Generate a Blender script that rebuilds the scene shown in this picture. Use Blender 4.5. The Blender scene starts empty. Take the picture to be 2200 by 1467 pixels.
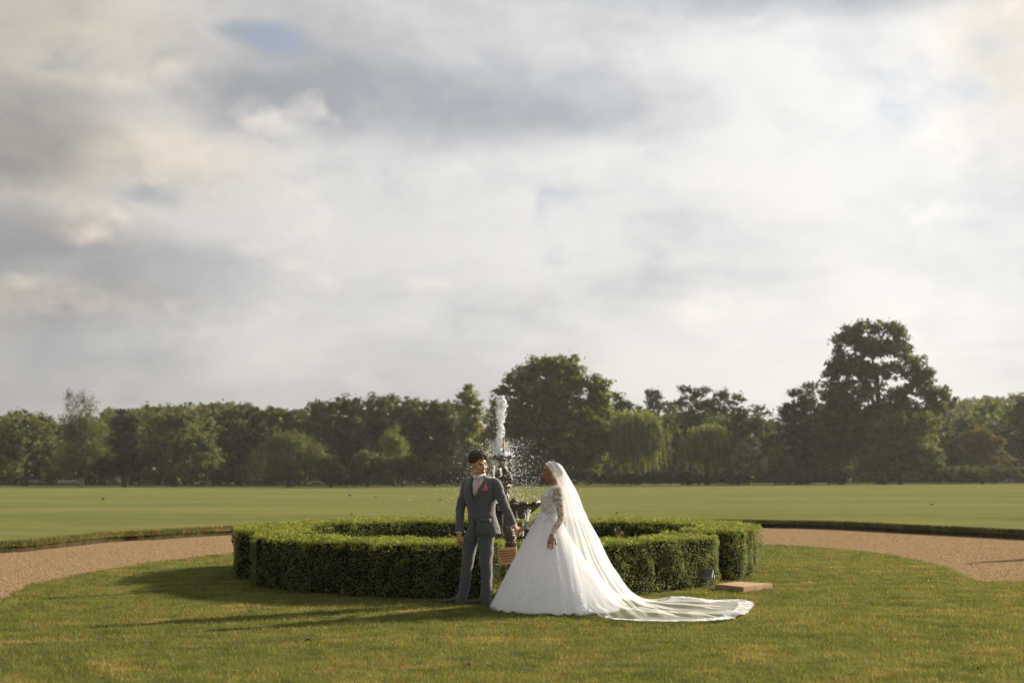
import bpy, bmesh, math, random
import numpy as np
from mathutils import Vector, Matrix

scene = bpy.context.scene
COL = scene.collection
PI = math.pi
R = math.radians

# ------------------------------------------------------------------ camera
PITCH = math.atan((1015 - 733.5) / 3055.0)
CAM_H = 1.58
cam_data = bpy.data.cameras.new('camera')
cam_data.lens = 50.0
cam_data.sensor_width = 36.0
cam_data.clip_start = 0.1
cam_data.clip_end = 6000
cam_data.dof.use_dof = True
cam_data.dof.focus_distance = 17.1
cam_data.dof.aperture_fstop = 2.0
cam = bpy.data.objects.new('camera', cam_data)
cam.location = (0, 0, CAM_H)
cam.rotation_euler = (R(90) + PITCH, 0, 0)
COL.objects.link(cam)
scene.camera = cam

# ------------------------------------------------------------------ light
SUN_AZ = R(55.0)          # clockwise from +Y (the view direction) towards +X
SUN_EL = R(21.5)
SUN_DIR = Vector((math.sin(SUN_AZ) * math.cos(SUN_EL), math.cos(SUN_AZ) * math.cos(SUN_EL), math.sin(SUN_EL)))
sun_data = bpy.data.lights.new('sun', 'SUN')
sun_data.energy = 5.0
sun_data.angle = R(0.6)
sun_data.color = (1.0, 0.87, 0.68)
sun = bpy.data.objects.new('sun', sun_data)
sun.rotation_euler = (-SUN_DIR).to_track_quat('-Z', 'Y').to_euler()
sun.location = (30, 20, 40)
COL.objects.link(sun)

scene.view_settings.view_transform = 'Standard'
scene.view_settings.look = 'None'
scene.view_settings.exposure = 1.12
scene.view_settings.gamma = 1.0
scene.view_settings.use_curve_mapping = False
scene.cycles.max_bounces = 8
scene.cycles.transparent_max_bounces = 24
scene.cycles.diffuse_bounces = 3
scene.cycles.caustics_reflective = False
scene.cycles.caustics_refractive = False


class NT:
    """small helper that strings shader nodes together"""
    def __init__(self, tree):
        self.t = tree
        self.n = tree.nodes
        self.l = tree.links

    def put(self, sock, val):
        if isinstance(val, bpy.types.NodeSocket):
            self.l.new(val, sock)
        elif val is not None:
            sock.default_value = val

    def node(self, kind, **kw):
        nd = self.n.new(kind)
        for k, v in kw.items():
            setattr(nd, k, v)
        return nd

    def math(self, op, a, b=None, c=None, clamp=False):
        nd = self.node('ShaderNodeMath', operation=op, use_clamp=clamp)
        for s, v in zip(nd.inputs, (a, b, c)):
            self.put(s, v)
        return nd.outputs[0]

    def vec(self, op, a, b=None):
        nd = self.node('ShaderNodeVectorMath', operation=op)
        self.put(nd.inputs[0], a)
        if b is not None:
            self.put(nd.inputs[3 if op == 'SCALE' else 1], b)
        return nd.outputs['Value'] if op in ('DOT_PRODUCT', 'LENGTH', 'DISTANCE') else nd.outputs[0]

    def noise(self, vec, scale, detail=3.0, rough=0.5, dist=0.0, color=False):
        nd = self.node('ShaderNodeTexNoise')
        self.put(nd.inputs['Vector'], vec)
        nd.inputs['Scale'].default_value = scale
        nd.inputs['Detail'].default_value = detail
        nd.inputs['Roughness'].default_value = rough
        nd.inputs['Distortion'].default_value = dist
        return nd.outputs['Color' if color else 'Fac']

    def voronoi(self, vec, scale, feature='F1', out='Distance', rand=1.0):
        nd = self.node('ShaderNodeTexVoronoi', feature=feature)
        self.put(nd.inputs['Vector'], vec)
        nd.inputs['Scale'].default_value = scale
        nd.inputs['Randomness'].default_value = rand
        return nd.outputs[out]

    def remap(self, v, a, b, c=0.0, d=1.0, smooth=False):
        nd = self.node('ShaderNodeMapRange', interpolation_type='SMOOTHSTEP' if smooth else 'LINEAR')
        self.put(nd.inputs[0], v)
        for s, x in zip(nd.inputs[1:5], (a, b, c, d)):
            self.put(s, x)
        return nd.outputs[0]

    def mix(self, fac, a, b, blend='MIX'):
        nd = self.node('ShaderNodeMix', data_type='RGBA', blend_type=blend)
        self.put(nd.inputs[0], fac)
        self.put(nd.inputs[6], a if isinstance(a, bpy.types.NodeSocket) else (*a, 1.0))
        self.put(nd.inputs[7], b if isinstance(b, bpy.types.NodeSocket) else (*b, 1.0))
        return nd.outputs[2]

    def xyz(self, x, y, z):
        nd = self.node('ShaderNodeCombineXYZ')
        for s, v in zip(nd.inputs, (x, y, z)):
            self.put(s, v)
        return nd.outputs[0]

    def sep(self, v):
        nd = self.node('ShaderNodeSeparateXYZ')
        self.put(nd.inputs[0], v)
        return nd.outputs

    def bump(self, height, strength=0.5, distance=0.01):
        nd = self.node('ShaderNodeBump')
        self.put(nd.inputs['Height'], height)
        nd.inputs['Strength'].default_value = strength
        nd.inputs['Distance'].default_value = distance
        return nd.outputs[0]


# ------------------------------------------------------------------ sky
def ray(px, py):
    """unit direction through a point of the 2200 x 1467 photograph"""
    xc = (px - 1100) / 3055.0
    yc = (733.5 - py) / 3055.0
    v = Vector((xc, math.cos(PITCH) - yc * math.sin(PITCH), math.sin(PITCH) + yc * math.cos(PITCH)))
    return v


def build_sky():
    world = bpy.data.worlds.new('World')
    scene.world = world
    world.use_nodes = True
    t = world.node_tree
    t.nodes.clear()
    k = NT(t)
    tc = k.node('ShaderNodeTexCoord')
    D = k.vec('NORMALIZE', tc.outputs['Generated'])
    sky = k.node('ShaderNodeTexSky', sky_type='NISHITA')
    sky.sun_disc = False
    sky.sun_elevation = SUN_EL
    sky.sun_rotation = SUN_AZ
    sky.altitude = 50
    sky.air_density = 1.0
    sky.dust_density = 2.0
    sky.ozone_density = 1.5
    x, y, z = k.sep(D)
    zc = k.math('MAXIMUM', z, 0.0)
    # cloud layers seen in perspective: features flatten towards the horizon
    inv = k.math('DIVIDE', 1.0, k.math('ADD', zc, 0.16))
    P = k.xyz(k.math('MULTIPLY', x, inv), k.math('MULTIPLY', y, inv), 0.0)
    warp = k.vec('SCALE', k.vec('SUBTRACT', k.noise(P, 1.7, 3, 0.55, color=True), (0.5, 0.5, 0.5)), 0.55)
    P1 = k.vec('ADD', P, warp)
    # puffy structure lives in direction space so that heaps keep their upright shape
    Q = k.vec('MULTIPLY', D, (1.0, 1.0, 1.45))
    Qw = k.vec('ADD', Q, k.vec('SCALE', k.vec('SUBTRACT', k.noise(Q, 9.0, 4, 0.55, color=True), (0.5, 0.5, 0.5)), 0.07))
    big = k.noise(P1, 0.85, 5, 0.52)
    mid = k.noise(Qw, 6.2, 7, 0.57)
    L = Vector((0.022, 0.008, 0.030))
    mid_l = k.noise(k.vec('ADD', Qw, tuple(L)), 6.2, 5, 0.55)
    streak = k.noise(k.vec('MULTIPLY', P1, (0.75, 2.3, 1.0)), 1.15, 5, 0.55)

    def blob(px, py, rx, ry, amp):
        c = ray(px, py).normalized()
        dv = k.vec('MULTIPLY', k.vec('SUBTRACT', D, tuple(c)), (3055.0 / rx, 8.0, 3055.0 / ry))
        e = k.math('EXPONENT', k.math('MULTIPLY', k.vec('DOT_PRODUCT', dv, dv), -1.0))
        return k.math('MULTIPLY', e, amp)

    def total(items):
        s = None
        for it in items:
            b = blob(*it)
            s = b if s is None else k.math('ADD', s, b)
        return s

    # where heavy grey cloud stands (positive) or bright thin cloud (negative)
    shade_map = total([
        (860, 170, 420, 130, 0.28), (520, 190, 240, 70, 0.34), (1180, 250, 330, 70, 0.22),
        (1640, -30, 420, 75, 0.42), (20, 300, 230, 95, 0.60), (330, 560, 260, 45, 0.26),
        (1260, 440, 260, 50, 0.12), (-60, 120, 300, 230, 0.40), (0, 520, 190, 60, 0.35), (2130, 120, 120, 140, 0.28), (30, 760, 260, 200, 0.25),
        (1650, 380, 480, 190, -0.30), (1850, 480, 260, 40, 0.16), (1500, 600, 300, 30, 0.14), (1350, 160, 260, 60, 0.14), (1500, 120, 330, 55, -0.22), (430, 350, 210, 90, -0.22),
        (230, 150, 170, 60, -0.10), (1050, 400, 240, 50, -0.18), (640, 285, 60, 45, -0.22), (1800, 150, 250, 80, -0.12)])
    gap_map = total([(610, 85, 105, 58, 1.0), (500, 65, 80, 30, 0.6), (2080, 190, 140, 100, 0.40),
                     (130, 540, 190, 60, 0.20), (320, 420, 60, 20, 0.25), (2150, 90, 80, 40, 0.3), (200, 620, 300, 30, 0.22)])
    puff_map = total([(270, 435, 110, 40, 0.9), (175, 505, 90, 26, 0.8), (45, 635, 110, 40, 0.9), (280, 645, 150, 26, 0.75), (520, 530, 50, 14, 0.5),
                      (410, 350, 230, 95, 0.8), (640, 285, 90, 65, 0.8), (300, 160, 170, 75, 0.7), (700, 600, 30, 24, 0.4), (915, 605, 55, 16, 0.6),
                      (60, 410, 120, 40, 0.6), (2090, 260, 110, 35, 0.6), (1990, 330, 160, 40, 0.35), (970, 360, 140, 40, 0.35), (1200, 20, 60, 30, 0.3)])

    # grey amount
    g = k.math('ADD', k.math('MULTIPLY', k.math('SUBTRACT', big, 0.5), 1.15), k.math('MULTIPLY', k.math('SUBTRACT', mid, 0.5), 2.3))
    g = k.math('ADD', g, k.math('MULTIPLY', k.math('SUBTRACT', streak, 0.5), 0.55))
    g = k.math('ADD', g, shade_map)
    g = k.math('ADD', g, 0.30)
    grey = k.remap(g, 0.06, 0.94, 0.0, 1.0, smooth=True)
    # heaps of cumulus: crisp rounded tops that catch the sun, soft grey undersides
    bil = k.math('ADD', k.math('MULTIPLY', k.noise(Qw, 8.5, 6, 0.56), 0.66), k.math('MULTIPLY', k.noise(Qw, 30.0, 4, 0.5), 0.26))
    bil_up = k.math('ADD', k.math('MULTIPLY', k.noise(k.vec('ADD', Qw, (0.010, 0.003, 0.038)), 8.5, 4, 0.56), 0.66), k.math('MULTIPLY', k.noise(k.vec('ADD', Qw, (0.005, 0.0, 0.018)), 30.0, 2, 0.5), 0.26))
    puff = k.remap(k.math('ADD', bil, k.math('MULTIPLY', puff_map, 0.25)), 0.50, 0.68, 0.0, 1.0, smooth=True)
    top = k.remap(k.math('SUBTRACT', bil, bil_up), -0.05, 0.16, 0.0, 1.0)
    edge = k.math('SUBTRACT', mid, mid_l)
    lit = k.math('ADD', k.math('MULTIPLY', puff, top), k.math('MULTIPLY', edge, 1.6))
    lit = k.math('MINIMUM', k.math('MAXIMUM', lit, -0.5), 1.0)
    # glow towards the sun through thin cloud
    toward = k.vec('DOT_PRODUCT', D, tuple(SUN_DIR))
    glow = k.math('POWER', k.math('MAXIMUM', toward, 0.0), 3.0)

    col = k.mix(grey, (0.76, 0.755, 0.745), (0.365, 0.40, 0.45))
    col = k.mix(k.math('MAXIMUM', lit, 0.0), col, (0.90, 0.845, 0.79))
    col = k.mix(k.math('MULTIPLY', k.math('MAXIMUM', k.math('MULTIPLY', lit, -1.0), 0.0), 1.0), col, (0.36, 0.40, 0.45))
    # thickness of the cloud cover
    thick = k.math('ADD', k.math('MULTIPLY', bil, 2.0), k.math('MULTIPLY', k.math('SUBTRACT', mid, 0.5), 2.2))
    cover = k.remap(k.math('SUBTRACT', k.math('SUBTRACT', thick, 0.03), gap_map), -0.05, 0.62, 0.0, 1.0, smooth=True)
    blue = k.mix(0.55, k.vec('SCALE', sky.outputs[0], 0.1), (0.47, 0.55, 0.655))
    col = k.mix(cover, blue, col)
    warm_map = total([(60, 60, 400, 140, 0.6), (0, 640, 150, 60, 0.5), (40, 330, 260, 120, 0.6), (420, 360, 200, 80, 0.3), (2180, 80, 150, 170, 0.55), (150, 500, 110, 40, 0.4), (250, 640, 130, 40, 0.4)])
    col = k.mix(k.math('MINIMUM', warm_map, 0.8), col, k.mix(1.0, col, (1.12, 0.94, 0.72), 'MULTIPLY'))
    # milky air low down
    low = k.math('EXPONENT', k.math('MULTIPLY', zc, -13.0))
    col = k.mix(k.math('MULTIPLY', low, 0.85), col, (0.70, 0.655, 0.61))
    # less light away from the sun
    br = k.remap(toward, 0.10, 0.80, 0.26, 0.58)
    col = k.vec('SCALE', col, k.math('MULTIPLY', br, 10.0))
    bg = k.node('ShaderNodeBackground')
    k.put(bg.inputs[0], col)
    bg.inputs[1].default_value = 0.1
    out = k.node('ShaderNodeOutputWorld')
    k.l.new(bg.outputs[0], out.inputs[0])
    world.cycles.sampling_method = 'MANUAL'
    world.cycles.sample_map_resolution = 512


build_sky()

# ------------------------------------------------------------------ helpers
def G(px, py, z=0.0):
    """place on level ground at height z that this point of the photograph shows"""
    d = ray(px, py)
    t = (z - CAM_H) / d.z
    return Vector((d.x * t, d.y * t, z))


def AT(px, py, Y):
    d = ray(px, py)
    t = Y / d.y
    return Vector((d.x * t, Y, CAM_H + d.z * t))


def link(o, parent=None):
    COL.objects.link(o)
    if parent is not None:
        o.parent = parent
    return o


def empty(name, loc=(0, 0, 0), rz=0.0):
    o = bpy.data.objects.new(name, None)
    o.location = loc
    o.rotation_euler = (0, 0, rz)
    o.empty_display_size = 0.2
    return link(o)


def tag(o, label=None, cat=None, group=None, kind=None):
    if label:
        o['label'] = label
    if cat:
        o['category'] = cat
    if group:
        o['group'] = group
    if kind:
        o['kind'] = kind
    return o


def np_mesh(name, V, F, smooth=False, tint=None):
    """V: n x 3 array; F: m x 3 or m x 4 index array; tint: n x 3 colours stored as attribute 'tint'"""
    V = np.asarray(V, dtype=np.float32)
    F = np.asarray(F, dtype=np.int32)
    me = bpy.data.meshes.new(name)
    n, m, c = len(V), len(F), F.shape[1]
    me.vertices.add(n)
    me.vertices.foreach_set('co', V.ravel())
    me.loops.add(m * c)
    me.loops.foreach_set('vertex_index', F.ravel())
    me.polygons.add(m)
    me.polygons.foreach_set('loop_start', np.arange(0, m * c, c, dtype=np.int32))
    me.polygons.foreach_set('loop_total', np.full(m, c, dtype=np.int32))
    if smooth:
        me.polygons.foreach_set('use_smooth', np.ones(m, dtype=bool))
    if tint is not None:
        a = me.attributes.new('tint', 'FLOAT_COLOR', 'POINT')
        t4 = np.ones((n, 4), dtype=np.float32)
        t4[:, :3] = tint
        a.data.foreach_set('color', t4.ravel())
    me.update(calc_edges=True)
    me.validate()
    return me


class MB:
    """collects shapes and links them as ONE mesh object"""
    def __init__(self):
        self.v, self.f, self.s = [], [], []

    def add(self, verts, faces, smooth=True):
        b = len(self.v)
        self.v += [tuple(p) for p in verts]
        self.f += [tuple(i + b for i in f) for f in faces]
        self.s += [smooth] * len(faces)
        return self

    def box(self, c, size, rot=None, taper=1.0):
        sx, sy, sz = (s / 2 for s in size)
        pts = []
        for z, k in ((-sz, 1.0), (sz, taper)):
            for x, y in ((-sx, -sy), (sx, -sy), (sx, sy), (-sx, sy)):
                p = Vector((x * k, y * k, z))
                if rot is not None:
                    p = rot @ p
                pts.append(p + Vector(c))
        return self.add(pts, [(3, 2, 1, 0), (4, 5, 6, 7), (0, 1, 5, 4), (1, 2, 6, 5), (2, 3, 7, 6), (3, 0, 4, 7)], False)

    def rings(self, rings, cap=True, closed=True, smooth=True):
        n = len(rings[0])
        pts = [p for r in rings for p in r]
        fs = []
        m = n if closed else n - 1
        for i in range(len(rings) - 1):
            for j in range(m):
                a = i * n + j
                b = i * n + (j + 1) % n
                fs.append((a, b, b + n, a + n))
        if cap and closed:
            for base, flip in ((0, True), ((len(rings) - 1) * n, False)):
                c = Vector((0, 0, 0))
                for j in range(n):
                    c += Vector(pts[base + j])
                pts.append(c / n)
                ci = len(pts) - 1
                for j in range(n):
                    a, b = base + j, base + (j + 1) % n
                    fs.append((b, a, ci) if flip else (a, b, ci))
        return self.add(pts, fs, smooth)

    def tube(self, path, radii, n=10, ref=None, flat=1.0, smooth=True, round_end=True):
        """round tube along a path; flat squashes it along the second cross axis"""
        P = [Vector(p) for p in path]
        if not hasattr(radii, '__len__'):
            radii = [radii] * len(P)
        radii = list(radii)
        if round_end:
            d0 = (P[0] - P[1]).normalized()
            d1 = (P[-1] - P[-2]).normalized()
            P = [P[0] + d0 * radii[0] * 0.6] + P + [P[-1] + d1 * radii[-1] * 0.6]
            radii = [radii[0] * 0.55] + radii + [radii[-1] * 0.55]
        up = Vector(ref) if ref is not None else Vector((0.31, 0.22, 0.92))
        rs = []
        for i, p in enumerate(P):
            d = (P[min(i + 1, len(P) - 1)] - P[max(i - 1, 0)]).normalized()
            a = d.cross(up)
            if a.length < 1e-4:
                a = d.cross(Vector((1, 0, 0)))
            a.normalize()
            b = d.cross(a).normalized()
            rs.append([p + a * (math.cos(2 * PI * j / n) * radii[i]) + b * (math.sin(2 * PI * j / n) * radii[i] * flat) for j in range(n)])
        return self.rings(rs, smooth=smooth)

    def ball(self, c, r, nu=12, nv=8, rot=None):
        if not hasattr(r, '__len__'):
            r = (r, r, r)
        rs = []
        for i in range(1, nv):
            th = PI * i / nv
            ring = []
            for j in range(nu):
                ph = 2 * PI * j / nu
                p = Vector((r[0] * math.sin(th) * math.cos(ph), r[1] * math.sin(th) * math.sin(ph), -r[2] * math.cos(th)))
                if rot is not None:
                    p = rot @ p
                ring.append(p + Vector(c))
            rs.append(ring)
        b = len(self.v)
        self.rings(rs, cap=False)
        e = Vector((0, 0, r[2]))
        if rot is not None:
            e = rot @ e
        n = len(rs[0])
        k = (nv - 2) * n
        self.add([Vector(c) - e, Vector(c) + e], [])
        lo, hi = len(self.v) - 2, len(self.v) - 1
        for j in range(n):
            self.f.append((b + (j + 1) % n, b + j, lo))
            self.f.append((b + k + j, b + k + (j + 1) % n, hi))
            self.s += [True, True]
        return self

    def mesh(self, name):
        me = bpy.data.meshes.new(name)
        me.from_pydata(self.v, [], self.f)
        me.polygons.foreach_set('use_smooth', self.s)
        me.update()
        return me

    def build(self, name, mat, parent=None):
        me = self.mesh(name)
        if mat:
            me.materials.append(mat)
        return link(bpy.data.objects.new(name, me), parent)


def add_obj(name, me, mat, parent=None, loc=None):
    if mat and not len(me.materials):
        me.materials.append(mat)
    o = bpy.data.objects.new(name, me)
    if loc is not None:
        o.location = loc
    return link(o, parent)


def fuse(mb, voxel, smooth_iter=4, smooth_fac=0.5):
    """union of all shapes in a builder as one continuous skin (arrays V, F)"""
    me = mb.mesh('fuse_source')
    o = bpy.data.objects.new('fuse_source', me)
    COL.objects.link(o)
    m = o.modifiers.new('r', 'REMESH')
    m.mode = 'VOXEL'
    m.voxel_size = voxel
    s = o.modifiers.new('s', 'SMOOTH')
    s.iterations = smooth_iter
    s.factor = smooth_fac
    dg = bpy.context.evaluated_depsgraph_get()
    ev = o.evaluated_get(dg)
    em = ev.to_mesh()
    V = np.empty(len(em.vertices) * 3, dtype=np.float32)
    em.vertices.foreach_get('co', V)
    V = V.reshape(-1, 3)
    F = np.array([tuple(p.vertices) for p in em.polygons if len(p.vertices) == 4], dtype=np.int32)
    ev.to_mesh_clear()
    bpy.data.objects.remove(o)
    bpy.data.meshes.remove(me)
    return V, F


def catmull(pts, n):
    """n points along a smooth curve through pts (rows of any width)"""
    P = np.asarray(pts, dtype=float)
    m = len(P)
    t = np.linspace(0, m - 1, n)
    i = np.clip(t.astype(int), 0, m - 2)
    u = (t - i)[:, None]
    p0 = P[np.maximum(i - 1, 0)]
    p1 = P[i]
    p2 = P[i + 1]
    p3 = P[np.minimum(i + 2, m - 1)]
    return 0.5 * ((2 * p1) + (-p0 + p2) * u + (2 * p0 - 5 * p1 + 4 * p2 - p3) * u ** 2 + (-p0 + 3 * p1 - 3 * p2 + p3) * u ** 3)


# value noise in numpy, for shapes
def vnoise(P, seed=0):
    P = np.asarray(P, dtype=float)
    I = np.floor(P).astype(np.int64)
    Fr = P - I
    Fr = Fr * Fr * (3 - 2 * Fr)
    out = 0
    for dx in (0, 1):
        for dy in (0, 1):
            for dz in (0, 1):
                h = ((I[:, 0] + dx) * 73856093) ^ ((I[:, 1] + dy) * 19349663) ^ ((I[:, 2] + dz) * 83492791) ^ (seed * 2654435761)
                h = h.astype(np.uint64)
                h = (h ^ (h >> np.uint64(33))) * np.uint64(0xff51afd7ed558ccd)
                h = (h ^ (h >> np.uint64(29))) * np.uint64(0xc4ceb9fe1a85ec53)
                h = ((h ^ (h >> np.uint64(32))) & np.uint64(0xFFFFFF)).astype(float)
                w = (Fr[:, 0] if dx else 1 - Fr[:, 0]) * (Fr[:, 1] if dy else 1 - Fr[:, 1]) * (Fr[:, 2] if dz else 1 - Fr[:, 2])
                out = out + w * (h / float(0xFFFFFF))
    return out


# ------------------------------------------------------------------ materials
def material(name):
    m = bpy.data.materials.new(name)
    m.use_nodes = True
    m.node_tree.nodes.clear()
    return m, NT(m.node_tree)


def finish(m, k, shader):
    out = k.node('ShaderNodeOutputMaterial')
    k.l.new(shader, out.inputs[0])
    return m


def principled(k, color, rough=0.6, normal=None, spec=0.5, metal=0.0, sheen=0.0, trans=0.0):
    b = k.node('ShaderNodeBsdfPrincipled')
    k.put(b.inputs['Base Color'], color if isinstance(color, bpy.types.NodeSocket) else (*color, 1))
    k.put(b.inputs['Roughness'], rough)
    b.inputs['Specular IOR Level'].default_value = spec
    b.inputs['Metallic'].default_value = metal
    b.inputs['Sheen Weight'].default_value = sheen
    b.inputs['Transmission Weight'].default_value = trans
    if normal is not None:
        k.put(b.inputs['Normal'], normal)
    return b.outputs[0]


def mixsh(k, fac, a, b):
    nd = k.node('ShaderNodeMixShader')
    k.put(nd.inputs[0], fac)
    k.l.new(a, nd.inputs[1])
    k.l.new(b, nd.inputs[2])
    return nd.outputs[0]


def plain(name, color, rough=0.6, var=0.12, scale=20.0, bump=0.0, bscale=60.0, spec=0.5, metal=0.0, sheen=0.0):
    m, k = material(name)
    tc = k.node('ShaderNodeTexCoord')
    n = k.noise(tc.outputs['Object'], scale, 4, 0.6)
    c = k.mix(k.remap(n, 0.3, 0.7), tuple(x * (1 - var) for x in color), tuple(min(1, x * (1 + var)) for x in color))
    nrm = None
    if bump:
        nrm = k.bump(k.noise(tc.outputs['Object'], bscale, 3, 0.6), bump, 0.004)
    return finish(m, k, principled(k, c, rough, nrm, spec, metal, sheen))


def leaf_material(name, color, translucent=0.35, rough=0.55, spec=0.35, tcol=None):
    """leaf colour times the per-leaf 'tint' attribute, part of the light passing through"""
    m, k = material(name)
    at = k.node('ShaderNodeAttribute', attribute_name='tint')
    c = k.mix(1.0, color, at.outputs['Color'], 'MULTIPLY')
    p = principled(k, c, rough, None, spec)
    tr = k.node('ShaderNodeBsdfTranslucent')
    k.put(tr.inputs[0], k.mix(1.0, tcol or tuple(min(1, x * 1.3) for x in color), at.outputs['Color'], 'MULTIPLY'))
    return finish(m, k, mixsh(k, translucent, p, tr.outputs[0]))


def leaf_quads(C, N, size, rng, aspect=0.6, tint=None, spin=None):
    """kite-shaped leaf faces: centres C, normals N, sizes; returns V, F, tint per vertex"""
    n = len(C)
    N = N / np.maximum(np.linalg.norm(N, axis=1, keepdims=True), 1e-6)
    A = np.cross(N, rng.normal(size=(n, 3))) if spin is None else np.cross(N, np.cross(spin, N))
    A = A / np.maximum(np.linalg.norm(A, axis=1, keepdims=True), 1e-6)
    B = np.cross(N, A)
    s = np.asarray(size).reshape(-1, 1)
    V = np.stack([C - A * s * 0.5, C + B * s * 0.5 * aspect + A * s * 0.05, C + A * s * 0.5, C - B * s * 0.5 * aspect + A * s * 0.05], axis=1).reshape(-1, 3)
    F = np.arange(4 * n).reshape(-1, 4)
    T = None if tint is None else np.repeat(tint, 4, axis=0)
    return V, F, T


def sphere_dirs(n, rng):
    d = rng.normal(size=(n, 3))
    return d / np.linalg.norm(d, axis=1, keepdims=True)

# ------------------------------------------------------------------ ground
def grass_color(k, P, far=False):
    """lawn colour in metres: moss green, yellow-green, straw patches"""
    a = k.noise(P, 0.35, 4, 0.6)
    b = k.noise(P, 2.2, 4, 0.65)
    c = k.noise(P, 9.0, 3, 0.6)
    green = k.mix(k.remap(b, 0.32, 0.68), (0.080, 0.094, 0.025), (0.180, 0.176, 0.056))
    green = k.mix(k.math('MULTIPLY', k.remap(a, 0.45, 0.7, smooth=True), 0.55), green, (0.20, 0.188, 0.058))
    dry = k.math('MULTIPLY', k.remap(k.noise(P, 1.15, 5, 0.68), 0.53, 0.70, smooth=True), k.remap(c, 0.3, 0.6))
    return k.mix(k.math('MULTIPLY', dry, 0.75), green, (0.36, 0.25, 0.105))


def make_lawn_mat(name, far=False):
    m, k = material(name)
    geo = k.node('ShaderNodeNewGeometry')
    P = geo.outputs['Position']
    if far:
        # mown field: soft mottling drawn out in bands, sun-bleached on the left
        S = k.vec('MULTIPLY', P, (1.0, 1.6, 1.0))
        a = k.noise(S, 0.045, 5, 0.6)
        b = k.noise(S, 0.22, 5, 0.65)
        c = k.math('ADD', k.math('MULTIPLY', k.noise(P, 1.6, 5, 0.75), 0.6), k.math('MULTIPLY', k.noise(k.vec('MULTIPLY', P, (0.35, 1.0, 1.0)), 0.9, 4, 0.7), 0.4))
        col = k.mix(k.remap(b, 0.3, 0.7), (0.104, 0.118, 0.044), (0.160, 0.162, 0.062))
        col = k.mix(k.math('MULTIPLY', k.remap(a, 0.42, 0.66, smooth=True), 0.6), col, (0.19, 0.175, 0.060))
        col = k.mix(k.math('MULTIPLY', k.remap(c, 0.46, 0.66), 0.6), col, (0.078, 0.098, 0.026))
        band = k.noise(k.vec('MULTIPLY', P, (0.022, 0.13, 0.0)), 1.0, 4, 0.6, 0.4)
        col = k.mix(k.math('MULTIPLY', k.remap(band, 0.42, 0.62, smooth=True), 0.35), col, (0.195, 0.186, 0.072))
        h = k.math('ADD', k.noise(P, 6.0, 4, 0.7), k.math('MULTIPLY', k.noise(P, 0.7, 3, 0.6), 2.0))
        nrm = k.bump(h, 0.6, 0.05)
    else:
        col = k.vec('SCALE', grass_color(k, P), 0.82)
        h = k.math('ADD', k.noise(k.vec('MULTIPLY', P, (1, 1, 1)), 70.0, 3, 0.7), k.math('MULTIPLY', k.noise(P, 9.0, 3, 0.6), 1.5))
        nrm = k.bump(h, 0.8, 0.02)
    p = principled(k, col, 1.0, nrm, 0.0)
    return finish(m, k, p)


def make_blade_mat():
    m, k = material('grass_blades')
    geo = k.node('ShaderNodeNewGeometry')
    at = k.node('ShaderNodeAttribute', attribute_name='tint')
    c = k.mix(1.0, grass_color(k, geo.outputs['Position']), at.outputs['Color'], 'MULTIPLY')
    p = principled(k, c, 0.6, None, 0.15)
    tr = k.node('ShaderNodeBsdfTranslucent')
    k.put(tr.inputs[0], k.mix(1.0, c, (1.25, 1.3, 0.9), 'MULTIPLY'))
    return finish(m, k, mixsh(k, 0.42, p, tr.outputs[0]))


def make_gravel_mat(name='gravel'):
    m, k = material(name)
    geo = k.node('ShaderNodeNewGeometry')
    P = geo.outputs['Position']
    cell = k.voronoi(P, 38.0, 'F1', 'Color')
    d = k.voronoi(P, 38.0, 'F1', 'Distance')
    r = k.sep(cell)[0]
    col = k.mix(r, (0.15, 0.096, 0.048), (0.37, 0.258, 0.148))
    col = k.mix(k.math('MULTIPLY', k.remap(k.noise(P, 0.6, 4, 0.6), 0.4, 0.7), 0.45), col, (0.26, 0.18, 0.10))
    nrm = k.bump(k.math('ADD', k.math('MULTIPLY', d, -1.0), k.math('MULTIPLY', k.noise(P, 3.0, 4, 0.6), 0.8)), 0.9, 0.02)
    return finish(m, k, principled(k, col, 1.0, nrm, 0.0))


M_LAWN = make_lawn_mat('lawn_turf')
M_FIELD = make_lawn_mat('field_turf', far=True)
M_BLADE = make_blade_mat()
M_GRAVEL = make_gravel_mat()


def make_soil_mat():
    m, k = material('bank_soil')
    geo = k.node('ShaderNodeNewGeometry')
    P = geo.outputs['Position']
    n = k.noise(P, 6.0, 5, 0.65)
    col = k.mix(k.remap(n, 0.35, 0.65), (0.020, 0.022, 0.008), (0.075, 0.055, 0.026))
    return finish(m, k, principled(k, col, 0.95, k.bump(k.noise(P, 25.0, 4, 0.7), 1.0, 0.05), 0.1))


M_SOIL = make_soil_mat()

# outline of the round lawn inside the drive, in order from the left around the back to the right
INNER = [G(0, 1288), G(40, 1275), G(66, 1259.4), G(119, 1247.5), G(185, 1234), G(251, 1222.5), G(317, 1212), G(396, 1202), G(496, 1191),
         Vector((-3.2, 30.2, 0)), Vector((0.0, 32.0, 0)), Vector((3.2, 32.2, 0)),
         G(1635, 1171), G(1698, 1173), G(1790, 1179.5), G(1874, 1188), G(1932, 1197), G(2008, 1214), G(2054, 1228.5), G(2083, 1247), G(2110, 1252),
         G(2200, 1251.5)]
INNER = [Vector((-9.0, 11.5, 0)), Vector((-7.4, 14.8, 0))] + INNER + [Vector((9.5, 20.6, 0)), Vector((16.0, 20.0, 0)), Vector((40.0, 17.0, 0))]
inner = catmull([(p.x, p.y) for p in INNER], 220)
rng = np.random.default_rng(5)
# slightly ragged edge
inner += np.stack([vnoise(np.c_[np.arange(220) * 0.55, np.zeros(220), np.zeros(220)], 3) - 0.5, vnoise(np.c_[np.arange(220) * 0.55, np.zeros(220), np.ones(220) * 9], 4) - 0.5], 1) * 0.12

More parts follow.
